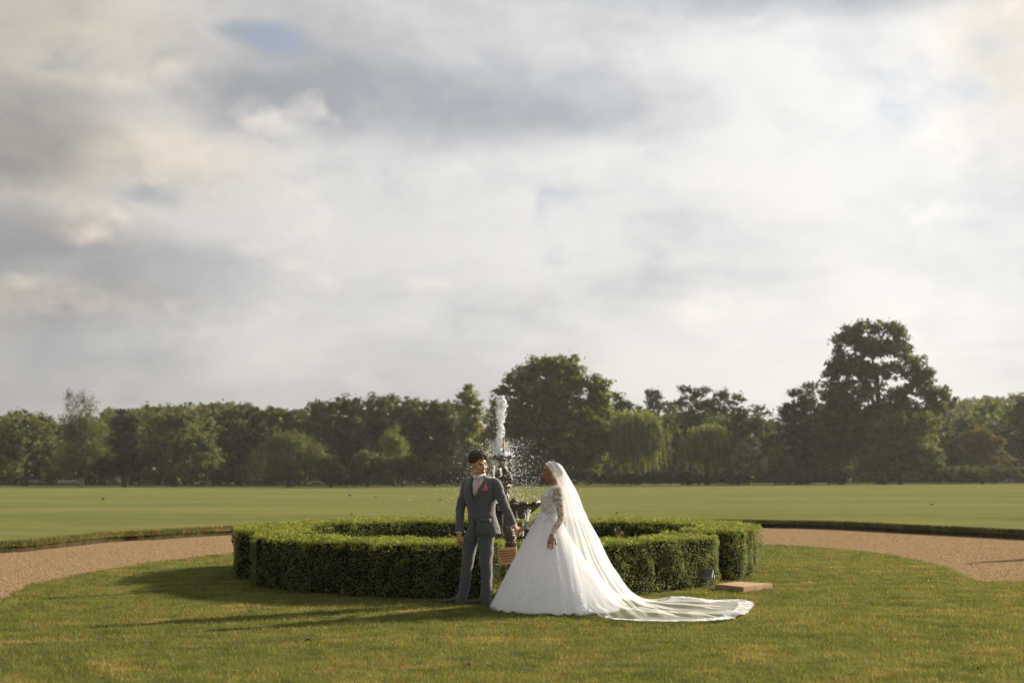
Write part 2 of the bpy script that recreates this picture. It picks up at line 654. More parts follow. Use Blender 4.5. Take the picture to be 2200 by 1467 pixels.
# the drive: one sheet of gravel that runs under everything near the hedge
gv = [(-70, -12, 0), (70, -12, 0), (70, 48, 0), (-70, 48, 0)]
gravel = MB().add(gv, [(0, 1, 2, 3)], False).build('gravel_drive', M_GRAVEL)
tag(gravel, kind='structure')

# round lawn with a low turf edge
ring_pts = [(p[0], p[1]) for p in inner] + [(40, -10), (-9.5, -10)]


def flat_poly(name, pts, z, depth, mat):
    bm = bmesh.new()
    vs = [bm.verts.new((p[0], p[1], z)) for p in pts]
    f = bm.faces.new(vs)
    if f.normal.z < 0:
        f.normal_flip()
    lo = [bm.verts.new((p[0], p[1], z - depth)) for p in pts]
    n = len(pts)
    for i in range(n):
        bm.faces.new((vs[i], lo[i], lo[(i + 1) % n], vs[(i + 1) % n]))
    bmesh.ops.recalc_face_normals(bm, faces=bm.faces[:])
    bmesh.ops.triangulate(bm, faces=[f])
    me = bpy.data.meshes.new(name)
    bm.to_mesh(me)
    bm.free()
    return add_obj(name, me, mat)


lawn = tag(flat_poly('lawn', ring_pts, 0.02, 0.05, M_LAWN), kind='structure')

# outer edge of the drive, a cut turf bank, then the big field
OUT = [Vector((-60, 8, 0)), Vector((-25, 15, 0)), Vector((-13.5, 22.5, 0)), G(0, 1188), G(105.5, 1179), G(237.5, 1164.4), G(343, 1158.6), G(501, 1149),
       Vector((-4.0, 39.6, 0)), Vector((0, 41.6, 0)), Vector((4.0, 42.2, 0)),
       G(1640, 1133.5), G(1782, 1136.5), G(1949, 1145), G(2200, 1158.6), Vector((14.2, 29.5, 0)), Vector((19, 24.5, 0)), Vector((40, 21, 0)), Vector((68, 20, 0))]
outer = catmull([(p.x, p.y) for p in OUT], 200)


def field_z(x, y):
    """gentle rise and fall of the field"""
    d = np.maximum(y - 40.0, 0.0)
    z = 0.24 - 0.34 * np.minimum(d / 120.0, 1.0) + 0.10 * np.sin(x * 0.045 + 0.6) * np.minimum(d / 80.0, 1.0)
    z = z + np.clip((x - 10.0) / 60.0, -0.25, 1.0) * np.minimum(d / 140.0, 1.0) * 0.30
    return z


nb = len(outer)
cen = np.array([0.0, 30.0])
vec_out = outer - cen
lat = vec_out / np.linalg.norm(vec_out, axis=1, keepdims=True)
wob = (vnoise(np.c_[np.arange(nb) * 0.8, np.zeros(nb), np.zeros(nb)], 8) - 0.5)[:, None]
base = outer + lat * 0.10 * wob
lip = base + lat * 0.05
bankV = np.concatenate([np.c_[base, np.full(nb, -0.01)], np.c_[base + lat * 0.03, np.full(nb, 0.12)], np.c_[lip, np.full(nb, 0.215)], np.c_[lip + lat * 0.05, np.full(nb, 0.235)]])
bankF = [(r * nb + i, r * nb + i + 1, (r + 1) * nb + i + 1, (r + 1) * nb + i) for r in range(3) for i in range(nb - 1)]
bank = add_obj('turf_bank', np_mesh('turf_bank', bankV, bankF, True), M_SOIL)
tag(bank, kind='structure')

dist = np.array([0.04, 0.5, 1.5, 3, 6, 10, 16, 24, 34, 46, 60, 80, 100, 125, 150, 175, 200, 240, 300, 450, 800, 2500])
theta = np.linspace(R(172), R(8), nb)
far_dir = np.c_[np.cos(theta), np.sin(theta)]
rows = []
for d in dist:
    w = min(1.0, d / 60.0)
    dr = lat * (1 - w) + far_dir * w
    dr = dr / np.linalg.norm(dr, axis=1, keepdims=True)
    p = lip + dr * d
    rows.append(np.c_[p, field_z(p[:, 0], p[:, 1])])
fV = np.concatenate(rows)
fF = [(r * nb + i, r * nb + i + 1, (r + 1) * nb + i + 1, (r + 1) * nb + i) for r in range(len(dist) - 1) for i in range(nb - 1)]
field = tag(add_obj('field', np_mesh('field', fV, fF, True), M_FIELD), kind='structure')

# pale track beyond the left-hand trees
tk = [(-95, 214), (-40, 218), (-26, 222), (-26, 232), (-40, 234), (-95, 232)]
track = flat_poly('gravel_track', tk, 0.36, 0.3, plain('pale_track', (0.62, 0.58, 0.52), 0.9, 0.1, 0.5))
tag(track, kind='structure')


# ---- grass blades near the camera
def inside(px, py, poly):
    c = np.zeros(len(px), dtype=bool)
    j = len(poly) - 1
    for i in range(len(poly)):
        xi, yi = poly[i]
        xj, yj = poly[j]
        hit = ((yi > py) != (yj > py)) & (px < (xj - xi) * (py - yi) / (yj - yi + 1e-12) + xi)
        c ^= hit
        j = i
    return c


def blades(x, y, z0, h, w, rng, lean=0.5, dry=0.04):
    n = len(x)
    a = rng.uniform(0, 2 * PI, n)
    la = rng.uniform(0, 2 * PI, n)
    ll = np.abs(rng.normal(0, lean, n))
    z0 = np.broadcast_to(np.asarray(z0, dtype=float), (n,))
    dx, dy = np.cos(a) * w / 2, np.sin(a) * w / 2
    tx, ty = np.cos(la) * ll * h, np.sin(la) * ll * h
    V = np.empty((n, 3, 3), dtype=np.float32)
    V[:, 0] = np.c_[x - dx, y - dy, z0]
    V[:, 1] = np.c_[x + dx, y + dy, z0]
    V[:, 2] = np.c_[x + tx, y + ty, z0 + h / np.sqrt(1 + ll ** 2)]
    b = rng.uniform(0.65, 1.35, n)
    T = np.c_[b * rng.uniform(0.9, 1.12, n), b, b * rng.uniform(0.7, 1.1, n)]
    d = rng.random(n) < dry
    T[d] = np.array([2.3, 1.75, 2.2]) * b[d][:, None]
    return V.reshape(-1, 3), np.repeat(T, 3, axis=0)


def lawn_blades():
    rng = np.random.default_rng(11)
    Vs, Ts = [], []
    poly = [tuple(p) for p in inner] + [(40, -10), (-9.5, -10)]
    for (y0, y1, dens, hh, ww) in ((10.2, 13.0, 3400, 0.034, 0.0055), (13.0, 16.5, 2700, 0.034, 0.0065), (16.5, 20.0, 1900, 0.034, 0.0075), (20.0, 25.0, 900, 0.032, 0.010), (25.0, 32.5, 420, 0.034, 0.014)):
        xm = 0.37 * y1 + 0.6
        n = int((y1 - y0) * 2 * xm * dens)
        x = rng.uniform(-xm, xm, n)
        y = rng.uniform(y0, y1, n)
        keep = (np.abs(x) < 0.37 * y + 0.5) & inside(x, y, poly)
        # tufty: denser and longer here and there
        tn = vnoise(np.c_[x * 5.0, y * 5.0, np.zeros(n)], 21) * 0.6 + vnoise(np.c_[x * 17.0, y * 17.0, np.zeros(n)], 22) * 0.4
        keep &= rng.random(n) < (0.35 + tn)
        x, y, tn = x[keep], y[keep], tn[keep]
        h = hh * (0.45 + 0.95 * tn) * rng.uniform(0.6, 1.35, len(x))
        V, T = blades(x, y, 0.018, h, ww * rng.uniform(0.7, 1.3, len(x)), rng, 0.6)
        Vs.append(V)
        Ts.append(T)
    # dry seed stalks and tufts along the lip of the bank and the edge of the drive
    for line, zz, n, hh, dry in ((lip + lat * 0.08, 0.23, 26000, 0.048, 0.3), (lip - lat * 0.02, 0.13, 34000, 0.10, 0.12), (inner[10:], 0.015, 9000, 0.045, 0.1)):
        seg = rng.integers(0, len(line) - 1, n)
        u = rng.random(n)[:, None]
        p = line[seg] * (1 - u) + line[seg + 1] * u + rng.normal(0, 0.08 if zz > 0.2 else 0.03, (n, 2))
        m = (np.abs(p[:, 0]) < 0.4 * p[:, 1] + 1.0)
        p = p[m]
        h = hh * rng.uniform(0.4, 1.4, len(p))
        V, T = blades(p[:, 0], p[:, 1], zz - 0.02, h, 0.012 * rng.uniform(0.6, 1.2, len(p)), rng, 0.7, dry)
        Vs.append(V)
        Ts.append(T)
    V = np.concatenate(Vs)
    T = np.concatenate(Ts)
    F = np.arange(len(V)).reshape(-1, 3)
    o = add_obj('grass', np_mesh('grass', V, F, False, T), M_BLADE)
    tag(o, 'short mown grass blades covering the round lawn', 'grass', kind='stuff')
    return len(F)


N_BLADES = lawn_blades()


def gravel_stones():
    rng = np.random.default_rng(12)
    n = 42000
    x = rng.uniform(-14, 15, n)
    y = 17.0 + 26.0 * rng.random(n) ** 1.4
    pi = [tuple(p) for p in inner] + [(40, -10), (-9.5, -10)]
    po = [tuple(p) for p in base] + [(68, -10), (-60, -10)]
    k = (~inside(x, y, pi)) & inside(x, y, po) & (np.abs(x) < 0.38 * y + 0.5)
    x, y = x[k], y[k]
    n = len(x)
    r = rng.uniform(0.008, 0.022, n)
    a = rng.uniform(0, 2 * PI, n)
    V = np.empty((n, 5, 3), dtype=np.float32)
    for j in range(4):
        rr = r * rng.uniform(0.7, 1.2, n)
        V[:, j] = np.c_[x + np.cos(a + j * PI / 2) * rr, y + np.sin(a + j * PI / 2) * rr, np.full(n, 0.001)]
    V[:, 4] = np.c_[x + rng.normal(0, 0.004, n), y + rng.normal(0, 0.004, n), r * rng.uniform(0.5, 1.0, n)]
    b = np.arange(n)[:, None, None] * 5
    F = (b + np.array([[0, 1, 4], [1, 2, 4], [2, 3, 4], [3, 0, 4]])[None]).reshape(-1, 3)
    t = rng.uniform(0.45, 1.4, n)
    T = np.c_[t, t * rng.uniform(0.93, 1.05, n), t * rng.uniform(0.85, 1.1, n)]
    m, kk = material('gravel_stone')
    at = kk.node('ShaderNodeAttribute', attribute_name='tint')
    finish(m, kk, principled(kk, kk.mix(1.0, (0.30, 0.21, 0.118), at.outputs['Color'], 'MULTIPLY'), 0.95, None, 0.05))
    o = add_obj('gravel', np_mesh('gravel', V.reshape(-1, 3), F, False, np.repeat(T, 5, axis=0)), m)
    tag(o, 'loose tan gravel stones lying on the drive', 'gravel', kind='stuff')


gravel_stones()

# ------------------------------------------------------------------ hedges
M_HEDGE_LEAF = leaf_material('box_leaf', (0.112, 0.132, 0.034), 0.36, 0.72, 0.12, (0.22, 0.235, 0.05))
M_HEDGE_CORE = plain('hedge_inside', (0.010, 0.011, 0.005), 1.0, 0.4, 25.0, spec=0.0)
M_TWIG = plain('hedge_twig', (0.09, 0.07, 0.045), 0.9, 0.3, 30.0)


def build_hedge(outer_pts, inner_pts, height, n_seg, seed, label, dens=3300):
    """clipped hedge between two plan lines; leaves crowd the faces, a dark core fills it"""
    rng = np.random.default_rng(seed)
    O = catmull(outer_pts, n_seg) if len(outer_pts) > 2 else np.array(outer_pts, dtype=float)
    I = catmull(inner_pts, n_seg)
    # closed loop round the plan
    loop = np.concatenate([O, I[::-1]])
    root = empty('hedge', (float(loop[:, 0].mean()), float(loop[:, 1].mean()), 0))
    org = np.array(root.location)
    # core: pulled in from the faces
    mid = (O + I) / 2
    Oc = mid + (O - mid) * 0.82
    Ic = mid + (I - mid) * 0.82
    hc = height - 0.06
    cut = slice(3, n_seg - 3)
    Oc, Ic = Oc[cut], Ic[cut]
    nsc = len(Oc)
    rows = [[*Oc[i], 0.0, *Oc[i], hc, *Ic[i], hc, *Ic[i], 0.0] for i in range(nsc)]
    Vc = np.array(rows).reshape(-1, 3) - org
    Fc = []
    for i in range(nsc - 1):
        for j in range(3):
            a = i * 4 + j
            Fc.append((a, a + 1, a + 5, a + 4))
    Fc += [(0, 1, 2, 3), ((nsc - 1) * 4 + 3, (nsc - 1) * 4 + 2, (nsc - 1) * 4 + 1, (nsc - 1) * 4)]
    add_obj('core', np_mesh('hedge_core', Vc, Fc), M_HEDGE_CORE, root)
    # leaves: faces of the loop
    C, N, S = [], [], []
    nl = len(loop)
    nxt = np.roll(loop, -1, axis=0)
    seg = nxt - loop
    L = np.linalg.norm(seg, axis=1)
    tot = L.sum()
    n_side = int(tot * height * dens)
    s = rng.choice(nl, n_side, p=L / tot)
    u = rng.random(n_side)[:, None]
    p2 = loop[s] + seg[s] * u
    nrm = np.c_[seg[s][:, 1], -seg[s][:, 0]] / np.maximum(L[s][:, None], 1e-6)
    area = 0.5 * np.sum(loop[:, 0] * nxt[:, 1] - nxt[:, 0] * loop[:, 1])
    if area < 0:
        nrm = -nrm
    z = rng.random(n_side) * height
    und = (vnoise(np.c_[p2 * 3.0, z * 3.0], seed) - 0.5) * 0.14 + (vnoise(np.c_[p2 * 9.0, z * 9.0], seed + 1) - 0.5) * 0.05
    rnd = -np.maximum(z - (height - 0.06), 0) * 0.55 - np.maximum(0.10 - z, 0) * 0.5
    off = und + rnd - np.abs(rng.normal(0, 0.022, n_side))
    # holes where the inside shows
    hole = vnoise(np.c_[p2 * 7.0, z * 7.0], seed + 5)
    keep = rng.random(n_side) < np.clip(1.5 - 1.35 * hole, 0.1, 1.0)
    c3 = np.c_[p2 + nrm * off[:, None], z]
    n3 = np.c_[nrm, np.full(n_side, 0.35)] + rng.normal(0, 0.55, (n_side, 3))
    C.append(c3[keep])
    N.append(n3[keep])
    # leaves: top
    tri_a = np.abs(np.cross(O[1:] - O[:-1], I[:-1] - O[:-1])) / 2 + np.abs(np.cross(I[1:] - I[:-1], O[1:] - I[:-1])) / 2
    n_top = int(tri_a.sum() * dens * 1.15)
    s = rng.choice(n_seg - 1, n_top, p=tri_a / tri_a.sum())
    u = rng.random(n_top)[:, None]
    v = rng.random(n_top)[:, None]
    p2 = (O[s] * (1 - u) + O[s + 1] * u) * (1 - v) + (I[s] * (1 - u) + I[s + 1] * u) * v
    zz = height + (vnoise(np.c_[p2 * 2.5, np.zeros(n_top)], seed + 2) - 0.5) * 0.05 + (vnoise(np.c_[p2 * 11.0, np.zeros(n_top)], seed + 3) - 0.5) * 0.05 + rng.normal(0, 0.014, n_top)
    stray = rng.random(n_top) < 0.035
    zz[stray] += rng.uniform(0, 0.06, stray.sum())
    C.append(np.c_[p2, zz])
    N.append(np.c_[rng.normal(0, 0.6, (n_top, 2)), np.ones(n_top)])
    C = np.concatenate(C)
    N = np.concatenate(N)
    n = len(C)
    clump = vnoise(C * 12.0, seed + 7)
    b = (0.55 + 0.9 * clump) * rng.uniform(0.75, 1.3, n)
    fresh_bright = np.clip((C[:, 2] - height + 0.10) / 0.12, 0, 1)          # clipped top: young tips, with rim light put into the tint
    T = np.c_[b * (1 + 0.55 * fresh_bright), b * (1 + 0.55 * fresh_bright), b * (1 + 0.15 * fresh_bright)]
    brown = rng.random(n) < 0.012
    T[brown] = np.array([2.2, 1.1, 1.0]) * rng.uniform(0.6, 1.2, (brown.sum(), 1))
    size = rng.uniform(0.020, 0.036, n)
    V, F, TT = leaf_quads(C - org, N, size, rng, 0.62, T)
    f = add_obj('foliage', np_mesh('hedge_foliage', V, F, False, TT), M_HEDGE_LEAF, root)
    tag(f, kind='stuff')
    # a few bare twigs poking out of the faces
    for q in range(14):
        i = rng.integers(0, len(O) - 1)
        p = O[i] * 0.995 + mid[i] * 0.005
        z0 = rng.uniform(0.1, height * 0.7)
        d = rng.normal(0, 0.03, 2)
        a = Vector((p[0], p[1], z0)) - root.location
        e = a + Vector((d[0], d[1], rng.uniform(0.06, 0.2)))
        MB().tube([a, (a + e) / 2 + Vector((0.01, 0, 0)), e], [0.003, 0.0025, 0.0015], 4).build('twig', M_TWIG, root)
    tag(root, label, 'hedge', 'clipped hedges round the fountain')
    return root


HC = Vector((-0.12, 21.9, 0))       # middle of the ring


def arc(c, r, a0, a1, n):
    return [(c.x + r * math.cos(R(a0 + (a1 - a0) * i / (n - 1))), c.y + r * math.sin(R(a0 + (a1 - a0) * i / (n - 1)))) for i in range(n)]


# near left: from the gap at the sign round to the left side
o1 = [(-0.10, 17.78), (-0.9, 17.82), (-1.5, 17.93), (-2.2, 18.32), (-2.8, 18.85), (-3.15, 19.25), (-3.5, 19.62), (-3.62, 19.9), (-3.66, 20.9), (-3.66, 22.2)]
i1 = [(-0.08, 18.70), (-0.8, 18.75), (-1.3, 18.88), (-1.85, 19.2), (-2.35, 19.7), (-2.65, 20.1), (-2.8, 20.4), (-2.9, 20.75), (-3.05, 21.4), (-3.1, 22.2)]
build_hedge(o1, i1, 0.705, 90, 31, 'low clipped hedge curving behind the man, its long front face in shade')
# near right: from the gap to the notch by the lamp
o2 = [(0.10, 17.78), (0.7, 17.82), (1.2, 18.0), (1.7, 18.45), (2.2, 19.05), (2.6, 19.62), (2.86, 20.1), (2.96, 20.6)]
i2 = [(0.10, 18.70), (0.6, 18.74), (1.0, 18.9), (1.35, 19.25), (1.7, 19.7), (1.95, 20.1), (2.1, 20.45), (2.2, 20.9)]
build_hedge(o2, i2, 0.69, 70, 32, 'low clipped hedge curving behind the bride towards the small floodlight')
# right block and round the back to the left
o3 = [(2.80, 20.75), (3.05, 20.80), (3.34, 20.95), (3.62, 21.8), (3.98, 22.9), (3.98, 23.6), (3.75, 24.6), (3.0, 25.6), (1.9, 26.3), (0.5, 26.65), (-0.9, 26.65), (-2.3, 26.2), (-3.4, 25.2), (-4.15, 24.0), (-4.34, 22.9), (-4.24, 21.9), (-4.08, 21.0)]
i3 = [(2.45, 21.1), (2.55, 21.3), (2.65, 21.6), (2.85, 22.1), (2.98, 22.8), (2.95, 23.4), (2.75, 23.9), (2.2, 24.6), (1.4, 25.1), (0.4, 25.35), (-0.7, 25.35), (-1.8, 25.0), (-2.6, 24.3), (-3.15, 23.6), (-3.30, 22.9), (-3.50, 21.9), (-3.58, 21.0)]
build_hedge(o3, i3, 0.735, 150, 33, 'clipped hedge closing the ring behind the fountain and at the sunlit corner')

# ------------------------------------------------------------------ trees
M_BARK = plain('bark', (0.055, 0.045, 0.032), 0.95, 0.3, 3.0, 0.8, 9.0)
M_BARK_PALE = plain('birch_bark', (0.30, 0.28, 0.24), 0.9, 0.5, 4.0, 0.5, 9.0)
LEAF = {
    'deep': leaf_material('deep_leaf', (0.052, 0.066, 0.022), 0.30, 0.7, 0.12, (0.10, 0.118, 0.028)),
    'mid': leaf_material('mid_leaf', (0.076, 0.094, 0.028), 0.32, 0.7, 0.12, (0.145, 0.165, 0.036)),
    'fresh_bright': leaf_material('fresh_leaf', (0.104, 0.132, 0.028), 0.36, 0.7, 0.12, (0.19, 0.225, 0.038)),
    'olive': leaf_material('olive_leaf', (0.112, 0.122, 0.040), 0.32, 0.7, 0.12, (0.18, 0.19, 0.045)),
    'willow': leaf_material('willow_leaf', (0.160, 0.178, 0.050), 0.38, 0.7, 0.12, (0.27, 0.29, 0.065)),
    'silver': leaf_material('silver_leaf', (0.23, 0.22, 0.135), 0.25, 0.65, 0.2, (0.22, 0.21, 0.11)),
    'rust': leaf_material('rust_leaf', (0.112, 0.090, 0.034), 0.30, 0.7, 0.12, (0.17, 0.125, 0.035)),
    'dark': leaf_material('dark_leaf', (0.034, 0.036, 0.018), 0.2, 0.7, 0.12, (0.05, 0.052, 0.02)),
}


def crown_leaves(lobes, n_leaf, size, rng, clump_r=0.6, per=34, shell=0.72, flat=0.7, droop=0.0, gap=0.0, seed=1, sub=0, up=0.0):
    """leaves gathered into clumps through the outer part of each lobe"""
    lobes = np.array(lobes, dtype=float)
    if sub:
        # each bough carries smaller rounded masses that shade one another
        new = []
        for q in lobes:
            m = int(np.clip(sub * q[3] * q[5] / 4.0, 7, 22))
            dd = sphere_dirs(m, rng)
            dd[:, 2] = dd[:, 2] * 0.8 + 0.15
            for e in dd:
                r = rng.uniform(0.38, 0.60)
                new.append([*(q[:3] + e * q[3:6] * rng.uniform(0.45, 0.80)), q[3] * r, q[4] * r, q[5] * r * 0.85])
        lobes = np.concatenate([np.array(new), lobes * np.array([1, 1, 1, 0.8, 0.8, 0.8])])
    wgt = (lobes[:, 3] * lobes[:, 4] + lobes[:, 3] * lobes[:, 5] + lobes[:, 4] * lobes[:, 5])
    nc = max(6, n_leaf // per)
    li = rng.choice(len(lobes), nc, p=wgt / wgt.sum())
    d = sphere_dirs(nc, rng)
    if up:
        d[:, 2] = np.where(d[:, 2] < -up, -d[:, 2], d[:, 2])
    rad = shell + (1.03 - shell) * rng.random(nc) ** 0.6
    cc = lobes[li, :3] + d * lobes[li, 3:6] * rad[:, None]
    if gap > 0:
        keep = vnoise(cc * 0.42, seed) > gap * 0.62
        cc, d, li = cc[keep], d[keep], li[keep]
        nc = len(cc)
    k = np.repeat(np.arange(nc), per)
    cr = clump_r * rng.uniform(0.6, 1.35, nc)
    o = rng.normal(size=(len(k), 3)) * cr[k][:, None] * np.array([1, 1, flat]) * 0.55
    C = cc[k] + o
    if droop:
        C[:, 2] -= np.abs(o[:, 0]) * droop
    N = d[k] * 0.9 + rng.normal(0, 0.75, (len(k), 3)) + np.array([0, 0, 0.35])
    cb = rng.uniform(0.7, 1.3, nc)
    hue = rng.normal(0, 0.09, nc)
    b = cb[k] * rng.uniform(0.75, 1.25, len(k))
    T = np.c_[b * (1 + hue[k]), b, b * (1 - hue[k])]
    S = size * 1.25 * rng.uniform(0.6, 1.4, len(k))
    return C, N, S, T


def trunk_mesh(h, r, lobes, rng, limbs=7, lean=0.3):
    mb = MB()
    top = Vector((rng.normal(0, lean), rng.normal(0, lean), h * 0.72))
    path = [Vector((0, 0, -0.1)), Vector((0, 0, 0.25)), Vector((top.x * 0.2, top.y * 0.2, h * 0.2)), Vector((top.x * 0.55, top.y * 0.55, h * 0.45)), top]
    mb.tube(path, [r * 1.5, r * 1.1, r * 0.9, r * 0.6, r * 0.2], 9)
    ls = sorted(lobes, key=lambda q: -q[2])
    for i in range(min(limbs, len(ls))):
        q = ls[i * len(ls) // min(limbs, len(ls))]
        e = Vector(q[:3])
        t = rng.uniform(0.25, 0.55)
        a = path[2].lerp(path[4], t * 0.8)
        a.z = min(a.z, e.z - 0.4) if e.z > 1.0 else a.z
        m = a.lerp(e, 0.5) + Vector((rng.normal(0, 0.25), rng.normal(0, 0.25), rng.uniform(0.1, 0.5)))
        mb.tube([a, m, e], [r * 0.45, r * 0.3, r * 0.1], 6)
    return mb


def tree(name, label, cat, px, base_y, Y, lobes_px, leaf, n_leaf, size=0.34, seed=1, group='trees along the far edge of the field', trunk_r=0.3, bark=None, style='broad', grow=1.0, **kw):
    """lobes_px: (px, py, rx, ry, depth factor) in the photograph; the tree stands at distance Y"""
    rng = np.random.default_rng(seed)
    b = AT(px, base_y, Y)
    zb = float(field_z(np.array([b.x]), np.array([Y]))[0])
    root = empty(name, (b.x, Y, zb))
    sc = Y / 3043.0
    lobes = []
    for (lx, ly, rx, ry, *rest) in lobes_px:
        dep = rest[0] if rest else 0.85
        dy = rest[1] if len(rest) > 1 else 0.0
        p = AT(lx, ly, Y) - root.location
        rx, ry = rx * grow, ry * grow
        lobes.append((p.x, p.y + dy, p.z, rx * sc, rx * sc * dep, ry * sc))
    h = max(q[2] + q[5] for q in lobes)
    if style == 'willow':
        C, N, S, T = willow_leaves(lobes, n_leaf, size, rng)
    else:
        if n_leaf < 25000:
            n_leaf, size = int(n_leaf * 1.5), size * 0.84
        kw.setdefault('sub', 11 if style == 'broad' else 7)
        kw.setdefault('up', 0.75)
        if style == 'broad':
            kw['clump_r'] = kw.get('clump_r', 0.6) * 0.85
        C, N, S, T = crown_leaves(lobes, n_leaf, size, rng, seed=seed, **kw)
    ok = C[:, 2] > 0.05
    C, N, S, T = C[ok], N[ok], S[ok], T[ok]
    spin = np.tile(np.array([0, 0, 1.0]), (len(C), 1)) + rng.normal(0, 0.25, (len(C), 3)) if style in ('willow', 'weep') else None
    V, F, TT = leaf_quads(C, N, S, rng, 0.30 if style in ('willow', 'weep') else 0.7, T, spin)
    add_obj('crown', np_mesh(name + '_crown', V, F, False, TT), LEAF[leaf], root)
    trunk_mesh(h, trunk_r, lobes, rng).build('trunk', bark or M_BARK, root)
    tag(root, label, cat, group)
    return root


def willow_leaves(lobes, n_leaf, size, rng):
    """curtains of hanging shoots from a domed crown"""
    lobes = np.array(lobes, dtype=float)
    per = 26
    ns = n_leaf // per
    wgt = lobes[:, 3] * lobes[:, 5]
    li = rng.choice(len(lobes), ns, p=wgt / wgt.sum())
    d = sphere_dirs(ns, rng)
    d[:, 2] = np.abs(d[:, 2]) * 1.1 - 0.12
    d /= np.linalg.norm(d, axis=1, keepdims=True)
    rad = rng.uniform(0.70, 1.0, ns) * (0.78 + 0.42 * vnoise(d * 2.6 + lobes[li, :3] * 0.7 + 30, 6))
    st = lobes[li, :3] + d * lobes[li, 3:6] * rad[:, None]
    # shoots bunch together
    bun = np.round(st[:, :2] * 1.3) / 1.3
    st[:, :2] = st[:, :2] * 0.55 + bun * 0.45 + rng.normal(0, 0.12, (ns, 2))
    ln = rng.uniform(0.25, 0.95, ns) * np.maximum(st[:, 2] - 0.3, 0.3) * rng.uniform(0.4, 1.0, ns)
    k = np.repeat(np.arange(ns), per)
    t = np.tile(np.linspace(0, 1, per), ns)
    C = st[k].copy()
    C[:, 2] -= t * ln[k]
    out = d[k][:, :2] * (0.5 * np.sqrt(t))[:, None]
    C[:, :2] += out + rng.normal(0, 0.07, (len(k), 2))
    C[:, 2] += rng.normal(0, 0.08, len(k))
    N = np.c_[d[k][:, :2] * 1.2, np.full(len(k), 0.15)] + rng.normal(0, 0.5, (len(k), 3))
    cb = rng.uniform(0.6, 1.35, ns)
    b = cb[k] * (1.12 - 0.38 * t) * rng.uniform(0.8, 1.2, len(k))
    T = np.c_[b, b, b]
    S = size * rng.uniform(0.8, 1.6, len(k))
    return C, N, S, T


# ---- mass of woodland behind everything, too dense to tell its trees apart
def woodland():
    rng = np.random.default_rng(77)
    lobes = []
    prof = [(-420, 872), (-200, 872), (0, 893), (120, 890), (250, 892), (330, 876), (420, 873), (520, 876), (640, 874), (720, 868), (840, 864), (960, 868), (1050, 872), (1180, 876),
            (1330, 872), (1450, 868), (1560, 872), (1650, 893), (1760, 880), (1900, 880), (2040, 872), (2130, 852), (2230, 846), (2420, 846), (2600, 852)]
    xs = np.array([p[0] for p in prof])
    ys = np.array([p[1] for p in prof])
    for row, (Y, dyp) in enumerate(((212, 30), (228, 14), (246, 0))):
        for px in range(-420, 2620, 30):
            jx = px + rng.uniform(-14, 14)
            ty = np.interp(jx, xs, ys) + dyp + rng.uniform(-6, 12)
            r = rng.uniform(26, 44)
            y = ty + r * 0.85
            while y < 1040:
                p = AT(jx + rng.uniform(-10, 10), y, Y + rng.uniform(-5, 5))
                s = Y / 3043.0
                lobes.append((p.x, p.y, p.z, r * s, r * s * 0.8, r * s * 0.85))
                y += r * 1.1
    C, N, S, T = crown_leaves(lobes, 190000, 0.66, rng, clump_r=0.95, per=26, shell=0.8, flat=0.8)
    ok = (C[:, 2] > 0.0)
    # the near left rows are bare below, light shows under them
    V, F, TT = leaf_quads(C[ok], N[ok], S[ok], rng, 0.7, T[ok])
    o = add_obj('woodland', np_mesh('woodland', V, F, False, TT), LEAF['mid'])
    tag(o, 'dark belt of woodland closing the view beyond the field', 'woodland', kind='stuff')


woodland()


def hill(label, x0, x1, top, Y, seed):
    """far wooded rise"""
    rng = np.random.default_rng(seed)
    lobes = []
    for px in np.arange(x0, x1, 16):
        for q in range(3):
            u = (px - x0) / (x1 - x0)
            ty = np.interp(u, [p[0] for p in top], [p[1] for p in top]) + q * 13 + rng.uniform(-4, 5)
            p = AT(px + rng.uniform(-8, 8), ty + 14, Y - q * 12)
            s = Y / 3043.0
            r = rng.uniform(12, 22)
            lobes.append((p.x, p.y, p.z, r * s, r * s, r * s * 0.75))
    C, N, S, T = crown_leaves(lobes, 16000, 1.0, rng, clump_r=1.4, per=20, shell=0.8)
    V, F, TT = leaf_quads(C, N, S, rng, 0.75, T)
    o = add_obj('far_wood', np_mesh('far_wood', V, F, False, TT), LEAF['olive'])
    tag(o, label, 'wood', kind='stuff')


hill('hazy wooded rise above the treetops towards the left', 230, 560, [(0, 884), (0.3, 874), (0.6, 868), (1, 876)], 420, 91)
hill('hazy wooded rise beside the tallest tree at the right edge', 2000, 2480, [(0, 872), (0.15, 860), (0.5, 846), (1, 838)], 420, 92)

B = 1041
tree('willow_tree', 'broad olive tree with rounded pale top at the far left edge', 'tree', 55, B, 193,
     [(20, 925, 55, 45), (85, 915, 48, 35), (50, 970, 75, 45), (0, 985, 60, 40), (110, 985, 40, 40), (-60, 940, 60, 60)], 'olive', 9000, 0.34, 1, gap=0.2)
tree('birch_tree', 'tall feathery drooping birch standing above the left trees', 'tree', 175, B, 189,
     [(152, 862, 16, 26), (172, 880, 26, 34), (200, 872, 13, 22), (160, 925, 40, 40), (195, 930, 40, 45), (180, 985, 52, 50), (150, 1000, 40, 30), (215, 985, 25, 45)], 'mid', 11000, 0.30, 2, bark=M_BARK_PALE, style='weep', clump_r=0.5, flat=1.5, gap=0.35)
tree('yew_tree', 'nearly black conifer squeezed beside the birch', 'tree', 265, B, 200,
     [(262, 915, 26, 34), (255, 950, 28, 30), (275, 960, 24, 40), (265, 1000, 30, 35)], 'dark', 5000, 0.34, 3)
